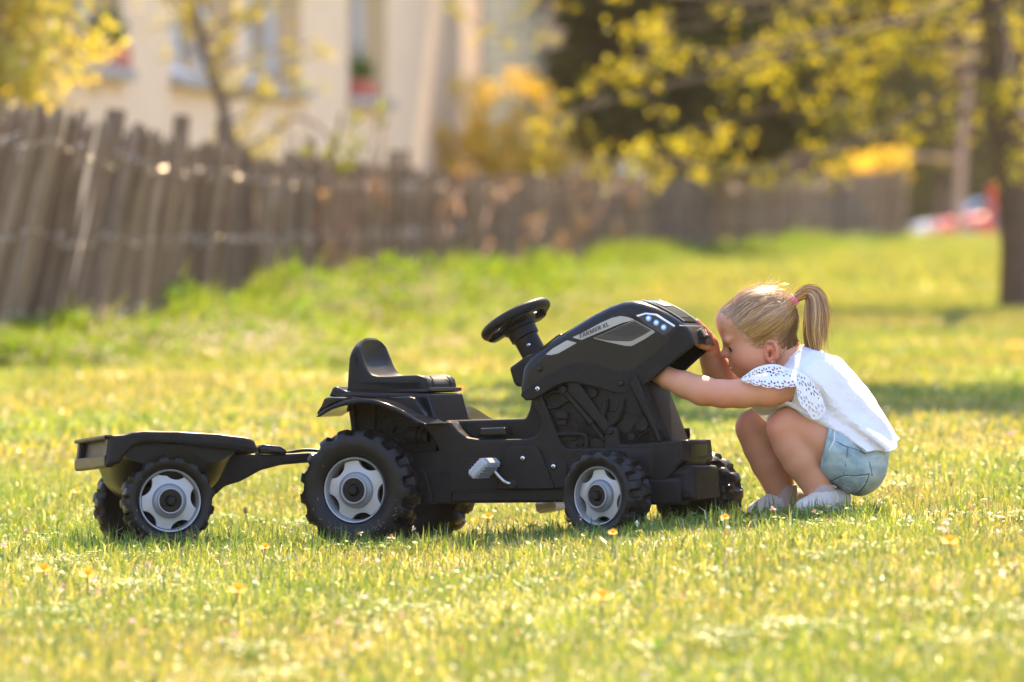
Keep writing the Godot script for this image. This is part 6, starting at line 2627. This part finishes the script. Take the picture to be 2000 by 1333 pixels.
	S.ell(gp(1671, 908, 0.095), Basis(Vector3(0, 0, 1), 0.5), Vector3(0.060, 0.068, 0.108), 0.02)
	S.chain([gp(1672, 900, 0.145), gp(1636, 880, 0.152), gp(1590, 856, 0.160)], [0.066, 0.064, 0.057], 0.02)
	S.chain([gp(1672, 900, 0.045), gp(1636, 880, 0.045), gp(1590, 856, 0.045)], [0.064, 0.062, 0.056], 0.02)
	S.chain([gp(1690, 868, 0.14), gp(1690, 868, 0.05)], [0.05, 0.05], 0.02)
	var c0 := gp(1618, 822, 0.15)
	var c1 := gp(1606, 880, 0.15)
	var pn := Vector3((c1 - c0).y, -(c1 - c0).x, 0).normalized()
	if pn.x > 0.0:
		pn = -pn
	S.cut_plane(c0, pn)
	S.cut_plane(gp(1722, 872, 0.1), Vector3(0.5, 0.85, 0).normalized())
	# creases in the thick cloth
	var crease := FastNoiseLite.new()
	crease.seed = 69
	crease.frequency = 14.0
	crease.fractal_octaves = 2
	for z in S.nz:
		for y in S.ny:
			for x in S.nx:
				var i := (z * S.ny + y) * S.nx + x
				if absf(S.v[i]) < 0.02:
					var p := S.o + Vector3(x, y, z) * S.h
					S.v[i] += 0.0042 * absf(crease.get_noise_3d(p.x * 0.7 + p.y * 0.7, p.y - p.x * 0.4, p.z * 0.8))
	var den := Soup.new()
	S.net(den, func(p: Vector3) -> Color: return Color(1, 1, 1))
	var denim := mat(Color.WHITE, 0.85)
	denim.albedo_texture = noise_tex(0.009, [lin(0.10, 0.165, 0.215), lin(0.19, 0.28, 0.325), lin(0.32, 0.40, 0.41), lin(0.20, 0.29, 0.33)], 512, 66, 5)
	denim.uv1_triplanar = true
	denim.uv1_scale = Vector3(4, 4, 4)
	denim.normal_enabled = true
	denim.normal_texture = noise_normal(0.25, 3.0, 256, 67)
	denim.normal_scale = 0.3
	var sh := put("shorts", den.mesh(), denim, root)
	var stitch := mat(lin(0.06, 0.10, 0.14), 0.9)
	var pale := mat(lin(0.55, 0.58, 0.55), 0.9)
	var lay := func(list: Array, r: float, m2: Material, called: String) -> void:
		var pts := []
		for i in range(0, list.size(), 2):
			var q := gp(list[i], list[i + 1], 0.20)
			pts.append(Vector3(q.x, q.y, S.near_z(q.x, q.y) + r * 0.4))
		pts = smooth_path(pts, 4)
		for i in pts.size():
			pts[i].z = S.near_z(pts[i].x, pts[i].y) + r * 0.4
		var t := Geo.new()
		t.tube(pts, [r], 5, false)
		put(called, t.mesh(60), m2, sh)
	lay.call([1624, 942, 1648, 929, 1673, 929, 1698, 926], 0.0013, stitch, "seam")
	lay.call([1625, 945, 1649, 932, 1673, 932, 1698, 929], 0.0008, pale, "stitching")
	lay.call([1698, 926, 1692, 945, 1680, 962, 1666, 971], 0.0012, stitch, "seam")
	lay.call([1694, 929, 1688, 946, 1677, 961], 0.0008, pale, "stitching")
	lay.call([1628, 824, 1630, 840, 1628, 862, 1617, 880], 0.0016, pale, "frayed_edge")
	lay.call([1633, 862, 1652, 872, 1672, 878, 1690, 887], 0.0011, stitch, "seam")
	lay.call([1656, 872, 1652, 900, 1648, 927], 0.0010, stitch, "seam")
	lay.call([1692, 890, 1700, 910, 1704, 930], 0.0012, stitch, "seam")
	lay.call([1650, 952, 1656, 946, 1664, 948, 1667, 956, 1662, 963, 1654, 962, 1650, 957, 1658, 954, 1666, 960], 0.0007, pale, "pocket_embroidery")
	# the rolled hem round the near thigh
	var cc := gp(1613, 852, 0.158) - pn * 0.004
	var cu := Vector3(-pn.y, pn.x, 0)
	var cuff := []
	for k in 41:
		var a := TAU * k / 40
		var dv := cu * cos(a) + Vector3(0, 0, 1) * sin(a)
		var r := 0.02
		while r < 0.085 and S.sample(cc + dv * r) < 0.0:
			r += 0.001
		cuff.append(cc + dv * minf(r, 0.07))
	var cg := Geo.new()
	cg.tube(cuff, [0.0042], 8, false)
	put("hem", cg.mesh(60), denim, sh)
	# frayed threads of the cuff
	var fr := Soup.new()
	rng.seed = 740
	for i in 160:
		var t := rng.randf()
		var x := lerpf(1628, 1616, t) + rng.randf_range(-2, 2)
		var y := lerpf(824, 882, t)
		var q := gp(x, y, 0.2)
		var b := Vector3(q.x, q.y, S.near_z(q.x, q.y))
		var tip := b + Vector3(rng.randf_range(-0.004, 0.004), rng.randf_range(-0.008, 0.001), rng.randf_range(0.0, 0.003))
		fr.blade(b, tip, (b + tip) / 2, Vector3(0.0003, 0.0001, 0), Color(0.6, 0.6, 0.55))
	put("frayed_threads", fr.mesh(), vmat(0.9), sh)
	# ---------------- socks and shoes
	var sock := mat(lin(0.36, 0.29, 0.265), 0.95)
	var canvas := mat(Color.WHITE, 0.85)
	canvas.albedo_texture = noise_tex(0.05, [lin(0.34, 0.29, 0.25), lin(0.48, 0.43, 0.37), lin(0.40, 0.35, 0.30)], 256, 68, 4)
	canvas.uv1_triplanar = true
	canvas.uv1_scale = Vector3(12, 12, 12)
	var sole := mat(lin(0.55, 0.52, 0.48), 0.7)
	var strap := mat(lin(0.40, 0.37, 0.34), 0.6)
	for q in [[1602, 962, 0.166, 1640, 992, 0.135, 1571, 1000, 0.215], [1529, 962, 0.045, 1556, 994, 0.02, 1478, 1006, 0.075]]:
		var an := gp(q[0], q[1], q[2])
		var heel := gp(q[3], q[4], q[5])
		var toe := gp(q[6], q[7], q[8])
		var gg := Geo.new()
		gg.tube([an + Vector3(0.0, 0.016, 0), an + Vector3(0, 0.006, 0), an + Vector3(0.002, -0.012, 0), an + Vector3(0.004, -0.03, 0)], [0.0295, 0.031, 0.0305, 0.031], 20)
		put("sock", gg.mesh(60), sock, root)
		var F := Field.new(Vector3(minf(heel.x, toe.x), minf(heel.y, toe.y), minf(heel.z, toe.z)) - Vector3(0.05, 0.03, 0.05), Vector3(maxf(heel.x, toe.x), an.y, maxf(heel.z, toe.z)) + Vector3(0.05, 0.03, 0.05), 0.004)
		var ax := (toe - heel).normalized()
		F.chain([heel + Vector3(0, 0.018, 0), heel.lerp(toe, 0.5) + Vector3(0, 0.016, 0), toe + Vector3(0, 0.006, 0)], [0.0245, 0.0265, 0.021], 0.012)
		F.chain([an + Vector3(0, -0.032, 0), heel.lerp(toe, 0.42) + Vector3(0, 0.022, 0)], [0.0285, 0.024], 0.012)
		F.cut_plane(heel - Vector3(0, 0.006, 0), Vector3(0, -1, 0))
		var fs := Soup.new()
		F.net(fs, func(p: Vector3) -> Color: return Color(1, 1, 1))
		var shoe := put("shoe", fs.mesh(), canvas, root)
		gg = Geo.new()
		var side := ax.cross(Vector3.UP).normalized()
		var ring := []
		for k in 33:
			var a := TAU * k / 32
			ring.append(heel.lerp(toe, 0.5) + ax * cos(a) * (heel.distance_to(toe) * 0.5 + 0.026) + side * sin(a) * 0.030 * (1.0 - 0.12 * cos(a)) + Vector3(0, -0.004, 0))
		gg.tube(ring, [0.0045], 8, false)
		put("sole", gg.mesh(60), sole, shoe)
		for t in [0.36, 0.58]:
			gg = Geo.new()
			var arc := []
			for k in 13:
				var a := PI * k / 12.0
				var pc := heel.lerp(toe, t)
				var rr := 0.0290
				var pt := pc + side * cos(a) * rr + Vector3(0, 0.014 + sin(a) * 0.030, 0)
				arc.append(pt)
			gg.tube(arc, [0.0055], 8, true, 0.35)
			put("strap", gg.mesh(60), strap, shoe)

# ================================================================ dandelions standing in the lawn
func dandelion(px: float, py: float, size: float, label: String, closed := false) -> void:
	var p := on_ground(px, py)
	var o := thing("dandelion", label, "flower", Transform3D(Basis(Vector3.UP, rng.randf() * TAU), p), "dandelions in the lawn")
	var h := rng.randf_range(0.042, 0.058)
	var lean := Vector3(rng.randf_range(-0.012, 0.012), 0, rng.randf_range(-0.012, 0.012))
	var g := Geo.new()
	g.tube([Vector3(0, -0.01, 0), lean * 0.4 + Vector3(0, h * 0.5, 0), lean + Vector3(0, h, 0)], [0.0016], 6)
	if closed:
		g.lathe([Vector2(0.0001, -0.002), Vector2(0.004, 0.001), Vector2(0.005, 0.007), Vector2(0.003, 0.013), Vector2(0.0001, 0.014)], 8, Transform3D(Basis(Vector3.RIGHT, -PI / 2), lean + Vector3(0, h, 0)))
	put("stem", g.mesh(60), M.stem, o)
	var s := Soup.new()
	for ring in 3:
		var n: int = [20, 16, 10][ring]
		for i in n:
			var a := TAU * i / n + ring * 0.2
			var rise: float = [0.35, 0.9, 2.2][ring] + (1.4 if closed else 0.0)
			var dir: Vector3 = Vector3(cos(a), rise, sin(a)).normalized() * size * [1.15, 1.0, 0.75][ring] * rng.randf_range(0.85, 1.1) * (0.6 if closed else 1.0)
			var side := Vector3(-sin(a), 0, cos(a)) * size * 0.11
			s.leaf(lean + Vector3(0, h + 0.001 * ring, 0), dir, side, Color(0.76, 0.36, 0.010).lerp(Color(0.78, 0.47, 0.015), rng.randf()))
	var fh := put("flower_head", s.mesh(), M.petal, o)
	var top := lean + Vector3(0, h, 0)
	var tilt := Basis(o.basis.inverse() * Vector3(1, 0, 0), 0.45 if not closed else 0.1)
	fh.transform = Transform3D(tilt, top - tilt * top)

func flowers() -> void:
	rng.seed = 611
	M.stem = mat(lin(0.16, 0.13, 0.06), 0.7)
	dandelion(452, 1208, 0.0165, "orange yellow dandelion left of centre in the blurred foreground grass")
	dandelion(88, 1166, 0.0170, "yellow dandelion nearest the left edge in the blurred foreground")
	dandelion(170, 1176, 0.0165, "yellow dandelion just right of the leftmost foreground one, below the trailer wheel")
	dandelion(512, 1118, 0.0120, "small dandelion between trailer wheel and rear tractor wheel, in front of both")
	dandelion(1868, 1122, 0.0165, "orange dandelion at the right side of the foreground grass")
	dandelion(1172, 1236, 0.0170, "blurred yellow dandelion right of centre near the bottom of the lawn")
	dandelion(950, 1052, 0.0135, "half open orange dandelion in front of the tractor below the pedal")
	dandelion(489, 1050, 0.0100, "closed dandelion bud on a stem between trailer and tractor", true)
	dandelion(1957, 905, 0.0150, "orange dandelion behind the child near the right edge")
	dandelion(1978, 700, 0.0300, "blurred yellow dandelion far right behind the child")
	dandelion(133, 840, 0.0190, "dandelion in the lawn behind the trailer's left end")
	dandelion(145, 1002, 0.0110, "small orange dandelion left of the trailer wheels")
	dandelion(872, 780, 0.0200, "blurred orange dandelion behind the tractor seat's front end")
	dandelion(905, 790, 0.0180, "faint blurred dandelion just right of the one behind the seat")
	dandelion(1195, 1095, 0.0110, "small dandelion in front of the front tractor wheel")
	dandelion(1415, 1060, 0.0110, "small orange dandelion in the grass right of the front bumper")
	dandelion(1085, 1030, 0.0100, "tiny orange dandelion left of the front tractor wheel", true)
	dandelion(1310, 915, 0.0160, "blurred dandelion seen under the child's outstretched near arm")
	dandelion(640, 880, 0.0170, "dandelion behind the top of the rear tractor wheel")

func _ready() -> void:
	lights()
	materials()
	toy_materials()
	ground()
	lawn()
	lawn_litter()
	fence()
	verge()
	house()
	trees()
	cars_and_person()
	flowers()
	tractor()
	trailer()
	girl()
